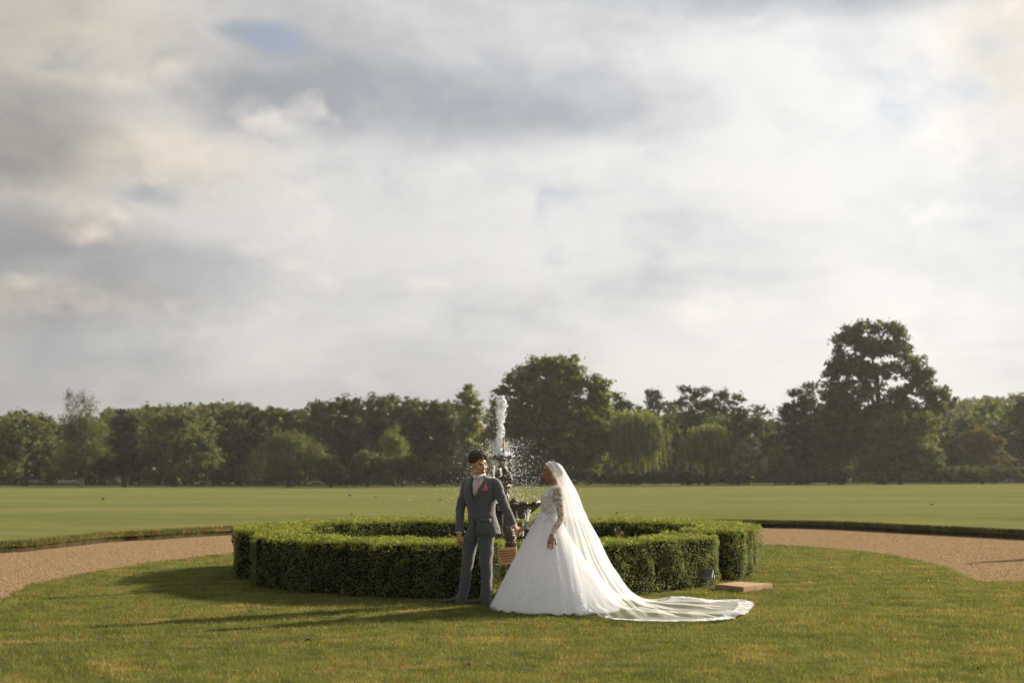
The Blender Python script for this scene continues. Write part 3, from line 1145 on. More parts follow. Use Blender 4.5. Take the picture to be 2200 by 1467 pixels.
tree('hazel_tree', 'wide yellow-green tree with low skirts left of the dark wood', 'tree', 375, B, 186,
     [(345, 925, 36, 38), (385, 915, 38, 34), (360, 965, 55, 40), (415, 960, 42, 42), (440, 985, 32, 34), (330, 990, 40, 32), (395, 1005, 60, 26)], 'olive', 11000, 0.32, 4)
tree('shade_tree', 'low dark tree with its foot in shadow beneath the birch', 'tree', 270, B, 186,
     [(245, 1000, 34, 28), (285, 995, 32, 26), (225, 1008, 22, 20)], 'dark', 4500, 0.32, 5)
tree('alder_tree', 'dark upright tree directly right of the wide yellow-green tree', 'tree', 520, B, 200,
     [(490, 905, 26, 30), (525, 895, 30, 30), (555, 905, 28, 34), (500, 960, 40, 45), (550, 965, 40, 45), (520, 1010, 50, 30)], 'deep', 9000, 0.34, 6)
tree('alder_tree', 'dark tree rising behind the round willowy bush', 'tree', 620, B, 203,
     [(600, 900, 30, 32), (640, 905, 30, 32), (610, 955, 44, 40), (665, 950, 36, 40)], 'mid', 7500, 0.36, 7)
tree('oak_tree', 'rounded oak whose crown tops the wood left of the cone-shaped tree', 'tree', 730, B, 200,
     [(690, 890, 32, 30), (730, 878, 36, 26), (765, 895, 34, 34), (715, 935, 55, 44), (770, 950, 44, 40), (740, 1000, 60, 35)], 'deep', 11000, 0.36, 8)
tree('oak_tree', 'highest rounded oak of the wood, behind the cone-shaped tree', 'tree', 840, B, 203,
     [(805, 880, 32, 28), (840, 872, 34, 26), (875, 880, 30, 28), (820, 920, 48, 40), (870, 925, 46, 40), (850, 985, 60, 45)], 'mid', 11000, 0.36, 9)
tree('oak_tree', 'plain dark oak filling the wood behind the man', 'tree', 935, B, 201,
     [(905, 885, 30, 28), (945, 880, 32, 26), (920, 925, 44, 40), (965, 930, 40, 44), (940, 985, 56, 45)], 'deep', 9500, 0.36, 10)
tree('poplar_tree', 'light feathery treetop showing between man and tallest central tree', 'tree', 1010, B, 196,
     [(1006, 848, 20, 24), (995, 870, 18, 22), (1020, 880, 20, 26), (1005, 920, 28, 40), (1010, 985, 34, 45)], 'willow', 7000, 0.30, 11, gap=0.25)
tree('chestnut_tree', 'great domed green tree towering behind the fountain jet', 'tree', 1195, B, 186,
     [(1125, 812, 34, 26), (1165, 795, 36, 30), (1205, 792, 36, 27), (1242, 810, 28, 28), (1090, 850, 28, 28), (1140, 850, 52, 36), (1210, 845, 52, 38), (1275, 845, 30, 38), (1295, 880, 26, 34),
      (1110, 905, 50, 40), (1180, 905, 62, 42), (1255, 905, 52, 44), (1082, 885, 30, 32), (1075, 920, 34, 36), (1085, 955, 48, 42), (1150, 965, 62, 40), (1225, 965, 62, 40), (1285, 950, 32, 40), (1130, 1010, 60, 28), (1215, 1010, 62, 28)],
     'fresh_bright', 66000, 0.34, 12, trunk_r=0.5, clump_r=0.75, per=40, gap=0.08, shell=0.6, grow=1.1)
tree('ash_tree', 'small airy treetop poking out right of the great dome', 'tree', 1330, B, 205,
     [(1325, 855, 15, 14), (1335, 878, 24, 18), (1320, 905, 26, 26), (1340, 950, 34, 40)], 'deep', 5000, 0.32, 13, gap=0.25)
tree('ash_tree', 'airy treetop directly above the larger weeping willow', 'tree', 1405, B, 205,
     [(1405, 848, 15, 13), (1395, 868, 20, 16), (1418, 875, 18, 16), (1400, 905, 30, 24), (1410, 950, 40, 40)], 'deep', 6000, 0.32, 14, gap=0.28)
tree('ash_tree', 'airy treetop above the gap between both weeping willows', 'tree', 1485, B, 206,
     [(1470, 842, 18, 13), (1500, 846, 22, 15), (1480, 868, 28, 18), (1515, 875, 22, 20), (1490, 905, 40, 28), (1500, 960, 48, 40)], 'deep', 8000, 0.32, 15, gap=0.28)
tree('ash_tree', 'airy treetop above the smaller weeping willow', 'tree', 1570, B, 206,
     [(1555, 852, 20, 14), (1585, 860, 20, 15), (1560, 880, 32, 20), (1600, 890, 24, 18), (1575, 920, 44, 30), (1590, 970, 50, 40)], 'deep', 8000, 0.32, 16, gap=0.25)
tree('ash_tree', 'little flat-topped airy tree in the dip before the tallest tree', 'tree', 1632, B, 207,
     [(1628, 876, 16, 9), (1640, 886, 18, 10), (1630, 920, 30, 30), (1650, 970, 40, 45)], 'deep', 4500, 0.30, 17, gap=0.25)
tree('weeping_willow', 'larger weeping willow with hanging pale shoots right of the dome', 'tree', 1370, B, 184,
     [(1350, 905, 34, 26), (1385, 905, 36, 28), (1405, 930, 26, 26), (1335, 940, 28, 30), (1370, 945, 42, 30)], 'willow', 24000, 0.30, 18, style='willow')
tree('weeping_willow', 'smaller weeping willow with bright pale crown beside the grey bush', 'tree', 1520, B, 182,
     [(1510, 930, 30, 22), (1540, 930, 28, 24), (1490, 955, 24, 24), (1525, 955, 42, 28)], 'willow', 18000, 0.30, 19, style='willow')
tree('grey_bush', 'round silvery grey bush right of the smaller willow', 'bush', 1608, B, 180,
     [(1600, 975, 26, 26), (1622, 985, 24, 26), (1590, 1000, 22, 26), (1610, 1010, 34, 26)], 'silver', 6500, 0.20, 20, trunk_r=0.12, clump_r=0.4, shell=0.8)
tree('small_bush', 'small dull bush between the grey bush and the dark thicket', 'bush', 1672, B, 182,
     [(1668, 985, 16, 24), (1685, 1000, 18, 22), (1660, 1012, 22, 18)], 'olive', 3000, 0.24, 21, trunk_r=0.1)
tree('beech_tree', 'dark brooding tree leaning on the left flank of the tallest tree', 'tree', 1735, B, 188,
     [(1745, 840, 20, 18), (1705, 850, 22, 16), (1725, 875, 36, 26), (1690, 885, 26, 26), (1765, 880, 30, 36), (1700, 930, 46, 44), (1760, 935, 46, 50), (1720, 990, 60, 40), (1780, 990, 50, 40)],
     'deep', 17000, 0.32, 22, gap=0.25)
tree('plane_tree', 'tallest tree of the scene, open crown with branches against the sky', 'tree', 1895, B, 184,
     [(1825, 722, 26, 22), (1862, 705, 28, 16), (1905, 708, 30, 18), (1935, 728, 18, 22), (1800, 750, 20, 26), (1850, 748, 34, 24), (1900, 752, 34, 26), (1938, 765, 22, 24),
      (1795, 800, 26, 34), (1835, 795, 32, 30), (1885, 800, 32, 26), (1930, 800, 28, 24), (1965, 785, 26, 22), (1985, 815, 28, 24), (1800, 855, 32, 36), (1845, 850, 30, 28),
      (1800, 895, 36, 34), (1785, 940, 36, 40), (1835, 945, 36, 36), (1870, 842, 26, 22), (1885, 890, 34, 28), (1935, 885, 30, 24), (1860, 925, 36, 30), (1925, 850, 22, 16), (1905, 930, 36, 30), (1970, 940, 36, 34), (1800, 985, 40, 34), (1955, 840, 30, 22), (2005, 850, 24, 26), (2035, 865, 18, 20), (1820, 905, 38, 34), (2000, 885, 30, 22), (1975, 905, 30, 26)],
     'mid', 72000, 0.29, 23, trunk_r=0.6, clump_r=0.6, gap=0.08, per=34, shell=0.45, grow=1.22)
tree('field_maple', 'sunlit yellow-green tree at the foot of the tallest tree', 'tree', 1935, B, 179,
     [(1880, 930, 34, 30), (1930, 915, 36, 30), (1985, 915, 30, 36), (1900, 970, 44, 34), (1960, 965, 48, 36), (1870, 1000, 36, 30), (1940, 1010, 56, 24), (2000, 990, 30, 30)], 'olive', 17000, 0.30, 24, clump_r=0.6)
tree('thorn_tree', 'rust-tinged bush near the right edge of the field', 'bush', 2112, B, 190,
     [(2100, 945, 34, 28), (2130, 960, 30, 30), (2085, 975, 28, 28), (2115, 995, 44, 28)], 'rust', 7500, 0.28, 25, trunk_r=0.15, gap=0.2)
tree('dark_tree', 'dark tree hemming the right edge above the rust-tinged bush', 'tree', 2185, B, 200,
     [(2175, 905, 30, 30), (2215, 890, 36, 36), (2160, 950, 34, 34), (2215, 960, 44, 40), (2075, 925, 26, 36)], 'deep', 8000, 0.36, 26)
tree('round_bush', 'big round willowy bush standing forward of the left wood', 'bush', 622, B, 180,
     [(630, 955, 42, 32), (600, 965, 36, 30), (660, 975, 34, 34), (575, 990, 36, 32), (620, 1000, 56, 36), (675, 1005, 28, 30), (550, 1015, 26, 22)], 'olive', 15000, 0.26, 27, style='weep', clump_r=0.5, flat=1.3)
tree('round_bush', 'small yellow-green bush nestled right of the big round one', 'bush', 712, B, 180,
     [(708, 1000, 20, 20), (722, 1012, 16, 18), (700, 1022, 22, 14)], 'fresh_bright', 3000, 0.24, 28, trunk_r=0.1)
tree('cone_tree', 'pale cone-shaped young tree in front of the left wood', 'tree', 848, B, 184,
     [(845, 935, 14, 20), (838, 958, 22, 22), (858, 962, 20, 22), (845, 985, 34, 22)], 'willow', 6500, 0.26, 29, trunk_r=0.15, style='weep', clump_r=0.45, flat=1.3)
tree('bramble_bush', 'low spreading dark bush under the cone-shaped tree', 'bush', 865, B, 180,
     [(800, 1000, 28, 24), (840, 1010, 36, 22), (885, 1005, 34, 24), (920, 1012, 26, 20), (780, 1018, 24, 16)], 'mid', 8000, 0.26, 30, trunk_r=0.1)
tree('bramble_bush', 'pale little bush showing just left of the man above the field', 'bush', 790, B, 179,
     [(782, 985, 20, 16), (775, 1000, 24, 18)], 'olive', 2500, 0.24, 34, trunk_r=0.1)
tree('low_thicket', 'low trimmed thicket along the right edge of the field', 'bush', 2110, B, 178,
     [(2040, 1022, 40, 14), (2100, 1018, 44, 16), (2165, 1020, 44, 16), (2225, 1020, 40, 16)], 'deep', 7000, 0.26, 31, trunk_r=0.1)
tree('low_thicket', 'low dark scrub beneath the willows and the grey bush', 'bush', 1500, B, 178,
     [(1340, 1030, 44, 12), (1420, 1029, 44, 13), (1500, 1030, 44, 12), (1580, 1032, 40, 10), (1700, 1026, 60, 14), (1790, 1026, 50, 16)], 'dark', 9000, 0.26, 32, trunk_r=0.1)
tree('low_thicket', 'low dark scrub between the round bush and the great dome', 'bush', 980, B, 178,
     [(480, 1026, 50, 14), (740, 1032, 50, 10), (960, 1026, 46, 16), (1050, 1026, 50, 16), (1140, 1028, 50, 14), (1240, 1028, 50, 14)], 'dark', 9000, 0.26, 33, trunk_r=0.1)

# ------------------------------------------------------------------ fountain
def make_bronze():
    m, k = material('wet_bronze')
    tc = k.node('ShaderNodeTexCoord')
    P = tc.outputs['Object']
    n = k.noise(P, 14.0, 5, 0.65)
    col = k.mix(k.remap(n, 0.35, 0.65), (0.030, 0.022, 0.013), (0.135, 0.085, 0.045))
    col = k.mix(k.math('MULTIPLY', k.remap(k.noise(P, 30.0, 3, 0.6), 0.55, 0.75), 0.5), col, (0.10, 0.12, 0.07))
    nrm = k.bump(k.math('ADD', k.noise(P, 45.0, 4, 0.65), k.math('MULTIPLY', k.noise(P, 16.0, 3, 0.6), 1.5)), 0.8, 0.02)
    return finish(m, k, principled(k, col, 0.34, nrm, 0.6, 0.15))


M_BRONZE = make_bronze()
M_PIPE = plain('copper_pipe', (0.16, 0.075, 0.04), 0.4, 0.3, 20.0, metal=0.5)
M_STONE = plain('fountain_stone', (0.30, 0.27, 0.22), 0.9, 0.25, 6.0, 0.5, 40.0)


def make_water(name, white=0.75):
    m, k = material(name)
    g = k.node('ShaderNodeBsdfGlass')
    g.inputs['IOR'].default_value = 1.33
    g.inputs['Roughness'].default_value = 0.05
    d = principled(k, (0.93, 0.95, 0.98), 0.25, None, 0.5)
    t = k.node('ShaderNodeBsdfTranslucent')
    t.inputs[0].default_value = (0.97, 0.98, 1.0, 1)
    foam = mixsh(k, 0.5, d, t.outputs[0])
    return finish(m, k, mixsh(k, white, g.outputs[0], foam))


M_FOAM = make_water('white_water', 0.95)
M_DROP = make_water('droplets', 0.8)

FX, FY = AT(1080, 1240, 21.88).x, 21.88
fountain = empty('fountain', (FX, FY, 0.02))


def fz(py):
    """height above the fountain's foot of a row of the photograph"""
    return AT(1080, py, FY).z - 0.02


def fx(px):
    return AT(px, 1100, FY).x - FX


def build_fountain():
    rng = np.random.default_rng(41)
    # low stone kerb round the pool with still water
    mb = MB()
    for (r0, r1, z0, z1) in ((1.0, 1.18, 0.0, 0.24),):
        n = 48
        prof = [(r0, z0), (r0, z1 - 0.02), (r0 + 0.02, z1), (r1 - 0.02, z1), (r1, z1 - 0.02), (r1, z0)]
        rings = [[Vector((math.cos(2 * PI * j / n) * r, math.sin(2 * PI * j / n) * r, z)) for j in range(n)] for r, z in prof]
        mb.rings(rings, cap=False)
    mb.build('pool_kerb', M_STONE, fountain)
    n = 48
    MB().add([(math.cos(2 * PI * j / n) * 1.0, math.sin(2 * PI * j / n) * 1.0, 0.16) for j in range(n)], [tuple(range(n))], False).build('pool_water', make_water('pool_water', 0.15), fountain)
    # plinth
    mb = MB()
    prof = [(0.34, 0.0), (0.34, 0.14), (0.28, 0.18), (0.20, 0.30), (0.17, 0.42), (0.19, 0.46)]
    mb.rings([[Vector((math.cos(2 * PI * j / 20) * r, math.sin(2 * PI * j / 20) * r, z)) for j in range(20)] for r, z in prof])
    mb.build('plinth', M_BRONZE, fountain)
    # sculpted column: cherub, rocks and twisting bodies fused into one casting
    mb = MB()
    mb.tube([(0.0, 0, 0.4), (-0.03, 0, 0.7), (-0.02, 0, 0.95), (0.0, 0, 1.15), (0.01, 0, 1.35)], [0.12, 0.10, 0.085, 0.085, 0.07], 12)
    mb.ball((0.0, -0.02, 1.42), (0.10, 0.10, 0.13))
    mb.ball((0.03, -0.03, 1.30), (0.09, 0.09, 0.10))
    mb.ball((-0.06, -0.02, 1.50), (0.07, 0.07, 0.08))
    mb.tube([(0.02, 0, 1.45), (-0.01, -0.01, 1.6), (0.0, 0, 1.74)], [0.075, 0.055, 0.06], 12)
    mb.tube([(0.03, -0.02, 1.62), (0.09, -0.06, 1.55), (0.14, -0.06, 1.42), (0.10, -0.08, 1.34)], [0.028, 0.03, 0.028, 0.02], 8)
    mb.tube([(-0.03, -0.02, 1.60), (-0.10, -0.05, 1.52), (-0.12, -0.06, 1.40)], [0.028, 0.03, 0.024], 8)
    mb.tube([(0.02, -0.05, 1.30), (0.07, -0.09, 1.18), (0.05, -0.08, 1.04), (0.11, -0.06, 0.95)], [0.05, 0.045, 0.04, 0.035], 8)
    mb.tube([(-0.04, -0.04, 1.28), (-0.09, -0.08, 1.14), (-0.06, -0.08, 1.0)], [0.05, 0.045, 0.035], 8)
    for q in range(34):
        a = rng.uniform(0, 2 * PI)
        z = rng.uniform(0.5, 1.72)
        rr = np.interp(z, [0.5, 0.9, 1.4, 1.7], [0.10, 0.08, 0.10, 0.05])
        mb.ball((math.cos(a) * rr, math.sin(a) * rr, z), tuple(rng.uniform(0.02, 0.045, 3)), 8, 6)
    V, F = fuse(mb, 0.012, 2)
    V = V + (np.c_[vnoise(V * 30, 1), vnoise(V * 30, 2), vnoise(V * 30, 3)] - 0.5) * 0.018
    add_obj('column', np_mesh('column', V, F, True), M_BRONZE, fountain)
    # shell basins held out to the sides
    for side, name, rx in ((1, 'shell_basin', 0.40), (-1, 'shell_basin', 0.40)):
        mb = MB()
        n = 40
        rings = []
        for i, (r, z) in enumerate([(0.05, -0.20), (0.14, -0.16), (0.26, -0.09), (0.36, -0.02), (0.41, 0.03), (0.405, 0.05), (0.37, 0.035), (0.30, -0.01), (0.16, -0.03), (0.02, -0.035)]):
            ring = []
            for j in range(n):
                a = 2 * PI * j / n
                sc = 1 + 0.035 * math.cos(9 * a) * min(1, r / 0.3)
                zz = z + 0.013 * math.cos(9 * a) * min(1, r / 0.4) * (1 if i < 7 else 0.3)
                ring.append(Vector((side * (0.26 + math.cos(a) * r * sc * 0.82), math.sin(a) * r * sc * 0.75 - 0.03, 1.06 + zz)))
            rings.append(ring)
        mb.rings(rings)
        b = mb.build(name, M_BRONZE, fountain)
        # rolled lip and a snail on the rim
        l = MB()
        l.tube([(side * 0.46, -0.30, 1.10), (side * 0.55, -0.20, 1.12), (side * 0.60, -0.06, 1.125), (side * 0.57, 0.1, 1.11)], [0.03, 0.045, 0.05, 0.035], 10)
        l.tube([(side * 0.12, -0.10, 1.10), (side * 0.17, -0.12, 1.15), (side * 0.22, -0.12, 1.12)], [0.03, 0.035, 0.02], 8)
        l.build('rolled_lip', M_BRONZE, b)
    # crowning bowl
    mb = MB()
    n = 32
    rings = []
    for i, (r, z) in enumerate([(0.04, 1.70), (0.06, 1.74), (0.12, 1.775), (0.165, 1.80), (0.16, 1.815), (0.12, 1.80), (0.02, 1.79)]):
        rings.append([Vector((math.cos(2 * PI * j / n) * r * (1 + 0.09 * math.cos(8 * 2 * PI * j / n)), math.sin(2 * PI * j / n) * r * (1 + 0.09 * math.cos(16 * PI * j / n)), z + 0.02 * math.cos(16 * PI * j / n) * (r > 0.1))) for j in range(n)])
    mb.rings(rings)
    mb.build('top_bowl', M_BRONZE, fountain)
    MB().tube([(0.012, -0.075, 1.76), (0.010, -0.075, 2.10)], [0.017, 0.014], 10, round_end=False).build('jet_pipe', M_PIPE, fountain)
    # dolphin arching head-down against the plinth
    mb = MB()
    path = [(0.00, -0.16, 0.92), (0.03, -0.22, 0.84), (0.08, -0.27, 0.72), (0.12, -0.28, 0.58), (0.13, -0.27, 0.46), (0.11, -0.26, 0.36), (0.07, -0.27, 0.28)]
    mb.tube(path, [0.05, 0.075, 0.088, 0.088, 0.08, 0.075, 0.05], 14)
    mb.ball((0.05, -0.30, 0.27), (0.085, 0.075, 0.07))
    dol = mb.build('dolphin', M_BRONZE, fountain)
    fn = MB()
    fn.tube([(0.0, -0.16, 0.92), (-0.05, -0.18, 1.0), (-0.12, -0.20, 1.02)], [0.03, 0.045, 0.015], 8, flat=0.35)
    fn.build('tail_fin', M_BRONZE, dol)
    fn = MB()
    fn.tube([(0.0, -0.16, 0.92), (0.06, -0.18, 1.0), (0.12, -0.19, 1.0)], [0.03, 0.045, 0.015], 8, flat=0.35)
    fn.build('tail_fin', M_BRONZE, dol)
    # scales: overlapping bumps in rows along the dolphin's back
    sc = MB()
    P = catmull(path, 26)
    for i in range(2, 24):
        d = Vector(P[min(i + 1, 25)] - P[i - 1]).normalized()
        u = d.cross(Vector((1, 0, 0))).normalized()
        w = d.cross(u).normalized()
        rr = np.interp(i, [0, 5, 10, 17, 25], [0.05, 0.078, 0.09, 0.083, 0.06])
        for j in range(9):
            a = -PI * 0.62 + (j + 0.5 * (i % 2)) * 1.24 * PI / 8.5
            c = Vector(P[i]) + (u * math.cos(a) + w * math.sin(a)) * rr * (1 if u.y < 0 else -1)
            sc.ball(c, 0.0105, 6, 4)
    o = sc.build('scales', M_BRONZE, dol)
    tag(o, kind='stuff')
    tag(fountain, 'dark bronze tiered fountain with shell basins inside the hedge ring', 'fountain')


build_fountain()


def build_water():
    rng = np.random.default_rng(42)
    # rising jet: ragged column with a breaking head
    z = np.linspace(1.80, 2.735, 70)
    n = 18
    rings = []
    for i, zz in enumerate(z):
        u = (zz - 1.80) / 0.935
        r = np.interp(u, [0, 0.25, 0.5, 0.62, 0.72, 0.82, 0.92, 0.97, 1.0], [0.040, 0.036, 0.034, 0.038, 0.047, 0.064, 0.070, 0.054, 0.02])
        cx = -0.055 + np.interp(u, [0, 0.4, 0.55, 0.8, 1.0], [0.0, 0.012, 0.022, 0.035, 0.025]) + 0.012 * math.sin(u * 17)
        ring = []
        for j in range(n):
            a = 2 * PI * j / n
            rr = r * (0.35 + 0.8 * vnoise(np.array([[math.cos(a) * 2.2 + 5, math.sin(a) * 2.2 + 5, zz * 26]]), 4)[0] + 0.7 * vnoise(np.array([[math.cos(a) * 4.5 + 5, math.sin(a) * 4.5 + 5, zz * 75]]), 5)[0] ** 2)
            ring.append(Vector((FX + cx + math.cos(a) * rr, FY - 0.04 + math.sin(a) * rr, zz + 0.02)))
        rings.append(ring)
    jet = MB().rings(rings)
    # lumps and flicks of water breaking away from it
    for q in range(420):
        u = rng.random() ** 0.7
        zz = 1.85 + u * 0.9
        rr = np.interp(u, [0, 0.5, 0.8, 1.0], [0.04, 0.036, 0.066, 0.045]) * rng.uniform(0.6, 1.6)
        a = rng.uniform(0, 2 * PI)
        s = rng.uniform(0.003, 0.011)
        jet.ball((FX - 0.035 + math.cos(a) * rr, FY - 0.04 + math.sin(a) * rr, zz), (s * rng.uniform(0.6, 2.2), s, s * rng.uniform(0.7, 2.0)), 6, 4)
    # churn where it falls back on the crowning bowl
    for q in range(150):
        a = rng.uniform(0, 2 * PI)
        rr = abs(rng.normal(0, 0.09))
        jet.ball((FX - 0.02 + math.cos(a) * rr, FY + math.sin(a) * rr, 1.83 + abs(rng.normal(0, 0.03)) * (1 - rr * 2)), tuple(rng.uniform(0.008, 0.026, 3)), 6, 4)
    # strings of water down the casting and off the shells
    for (px, y0, y1, w) in ((1062, 1000, 1030, 0.016), (1075, 1006, 1020, 0.012), (1110, 1098, 1118, 0.008), (1134, 1092, 1118, 0.014), (1128, 1094, 1116, 0.008), (1124, 1120, 1150, 0.008), (1079, 1106, 1160, 0.009), (1138, 1094, 1106, 0.012)):
        a = AT(px, y0, FY - 0.28)
        b = AT(px + rng.uniform(-2, 3), y1, FY - 0.34)
        m = 9
        path = [a.lerp(b, i / m) + Vector((rng.normal(0, 0.006), rng.normal(0, 0.006), 0)) for i in range(m + 1)]
        jet.tube(path, [w * rng.uniform(0.35, 1.2) for _ in range(m + 1)], 6)
    o = jet.build('water_jet', M_FOAM)
    tag(o, 'white water jet rising and breaking above the fountain', 'water', kind='stuff')
    # droplets thrown off, each on its own arc
    t = np.concatenate([rng.uniform(0.05, 0.64, 5600), rng.uniform(0.0, 0.5, 700)])
    nd = len(t)
    sp = np.abs(rng.normal(0.0, 0.85, nd)) + 0.10
    an = rng.uniform(0, 2 * PI, nd)
    vz = rng.uniform(-0.2, 2.3, nd)
    P = np.c_[FX - 0.02 + np.cos(an) * sp * t * 1.25, FY + np.sin(an) * sp * t * 1.25, 1.84 + vz * t - 4.9 * t * t]
    # loose drops round the jet
    k = rng.random(nd) < 0.08
    P[k] = np.c_[FX - 0.04 + rng.normal(0, 0.07, k.sum()), FY + rng.normal(0, 0.07, k.sum()), rng.uniform(1.85, 2.7, k.sum())]
    ok = P[:, 2] > 0.35
    P = P[ok]
    # falling drops below the shells
    nf = 420
    side = np.where(rng.random(nf) < 0.6, 1.0, -1.0)
    a = rng.uniform(0, 2 * PI, nf)
    P2 = np.c_[FX + side * (0.26 + np.cos(a) * 0.36), FY - 0.03 + np.sin(a) * 0.32, rng.uniform(0.2, 1.05, nf)]
    P = np.concatenate([P, P2])
    r = np.clip(rng.lognormal(math.log(0.0034), 0.42, len(P)), 0.002, 0.009)
    oct_v = np.array([[1, 0, 0], [-1, 0, 0], [0, 1, 0], [0, -1, 0], [0, 0, 1.3], [0, 0, -1.3]])
    oct_f = np.array([[0, 2, 4], [2, 1, 4], [1, 3, 4], [3, 0, 4], [2, 0, 5], [1, 2, 5], [3, 1, 5], [0, 3, 5]])
    V = (P[:, None, :] + oct_v[None] * r[:, None, None]).reshape(-1, 3)
    F = (np.arange(len(P))[:, None, None] * 6 + oct_f[None]).reshape(-1, 3)
    o = add_obj('water_spray', np_mesh('water_spray', V, F, True), M_DROP)
    tag(o, 'spray of water droplets thrown off around the fountain', 'water', kind='stuff')


build_water()

# ------------------------------------------------------------------ small things on the lawn
M_BOARD = plain('sign_wood', (0.50, 0.30, 0.115), 0.7, 0.14, 9.0)
M_INK = plain('sign_paint', (0.10, 0.045, 0.02), 0.7, 0.1)
M_POST = plain('sign_post', (0.045, 0.035, 0.025), 0.9, 0.3, 12.0)


def text_mesh(body, size, align='CENTER'):
    cu = bpy.data.curves.new('lettering', 'FONT')
    cu.body = body
    cu.size = size
    cu.align_x = align
    cu.align_y = 'CENTER'
    cu.extrude = 0.0008
    cu.offset = 0.0012
    o = bpy.data.objects.new('lettering', cu)
    COL.objects.link(o)
    dg = bpy.context.evaluated_depsgraph_get()
    me = bpy.data.meshes.new_from_object(o.evaluated_get(dg))
    bpy.data.objects.remove(o)
    return me


def build_sign():
    c = AT(1090.5, 1194, 17.62)
    root = empty('garden_sign', (c.x, 17.62, 0.02))
    rot = Matrix.Rotation(R(-9), 4, 'Z') @ Matrix.Rotation(R(-4.5), 4, 'Y')
    h = c.z - 0.02
    mb = MB()
    # board with clipped corners
    w, t, hh = 0.118, 0.009, 0.104
    cut = 0.012
    out = [(-w, -hh + cut), (-w + cut, -hh), (w - cut, -hh), (w, -hh + cut), (w, hh - cut), (w - cut, hh), (-w + cut, hh), (-w, hh - cut)]
    fr = [rot @ Vector((x, -t, z)) + Vector((0, 0, h)) for x, z in out]
    bk = [rot @ Vector((x, t, z)) + Vector((0, 0, h)) for x, z in out]
    n = len(out)
    mb.add(fr + bk, [tuple(range(n)), tuple(range(2 * n - 1, n - 1, -1))] + [(i, i + n, (i + 1) % n + n, (i + 1) % n) for i in range(n)], False)
    board = mb.build('board', M_BOARD, root)
    lines = ['PARENTS ALL GUESTS', 'PLEASE PREVENT FROM', 'THROWING STONES', 'INTO THE WATER', 'THANK YOU']
    for i, s in enumerate(lines):
        me = text_mesh(s, 0.0195 if i < 4 else 0.0175)
        o = add_obj('lettering', me, M_INK, board)
        o.matrix_local = Matrix.Translation((0, 0, h)) @ rot @ Matrix.Translation((0.0, -t - 0.001, 0.064 - i * 0.031)) @ Matrix.Rotation(R(90), 4, 'X')
    MB().tube([(0.02, 0.028, -0.08), (0.02, 0.028, 0.3), (0.012, 0.028, h + 0.05)], [0.022, 0.02, 0.018], 8, smooth=True).build('post', M_POST, root)
    MB().box((-0.055, 0.0, 0.215), (0.085, 0.05, 0.045), Matrix.Rotation(R(12), 3, 'Y')).build('wooden_stub', M_BOARD, root)
    tag(root, 'small tilted wooden notice with dark lettering between man and bride', 'sign')


build_sign()


def build_floodlight():
    p = G(1519, 1264)
    root = empty('floodlight', (p.x, p.y, 0.02), R(-25))
    m_body = plain('lamp_casing', (0.36, 0.35, 0.33), 0.45, 0.15, 10.0)
    m_glass = plain('lamp_glass', (0.10, 0.10, 0.10), 0.12, 0.05)
    rot = Matrix.Rotation(R(-38), 3, 'X')
    c = Vector((0, 0, 0.165))
    mb = MB()
    rings = []
    for (y, sx, sz) in ((0.05, 0.055, 0.045), (0.03, 0.075, 0.06), (-0.03, 0.092, 0.075), (-0.055, 0.095, 0.078)):
        rings.append([c + rot @ Vector((x * sx, y, z * sz)) for x, z in ((-1, -0.8), (-0.8, -1), (0.8, -1), (1, -0.8), (1, 0.8), (0.8, 1), (-0.8, 1), (-1, 0.8))])
    mb.rings(rings, smooth=False)
    body = mb.build('housing', m_body, root)
    MB().box(c + rot @ Vector((0, -0.058, 0)), (0.165, 0.006, 0.13), rot).build('glass', m_glass, body)
    for q in range(4):
        MB().box(c + rot @ Vector((-0.045 + q * 0.03, 0.052, 0)), (0.008, 0.03, 0.075), rot).build('cooling_fin', m_body, body)
    mb = MB()
    mb.tube([(-0.105, 0, 0.165), (-0.105, 0, 0.05), (0, 0, 0.045), (0.105, 0, 0.05), (0.105, 0, 0.165)], 0.008, 6)
    mb.build('bracket', m_body, root)
    MB().tube([(0, 0, 0.05), (0, 0, -0.06)], [0.012, 0.006], 6).build('spike', m_body, root)
    MB().tube([(0.02, 0.05, 0.13), (0.05, 0.09, 0.06), (0.02, 0.14, 0.01), (-0.1, 0.2, 0.0)], 0.005, 6).build('cable', plain('lamp_cable', (0.02, 0.02, 0.02), 0.6), root)
    tag(root, 'grey garden floodlight tilted upwards at the foot of the hedge', 'floodlight')


build_floodlight()


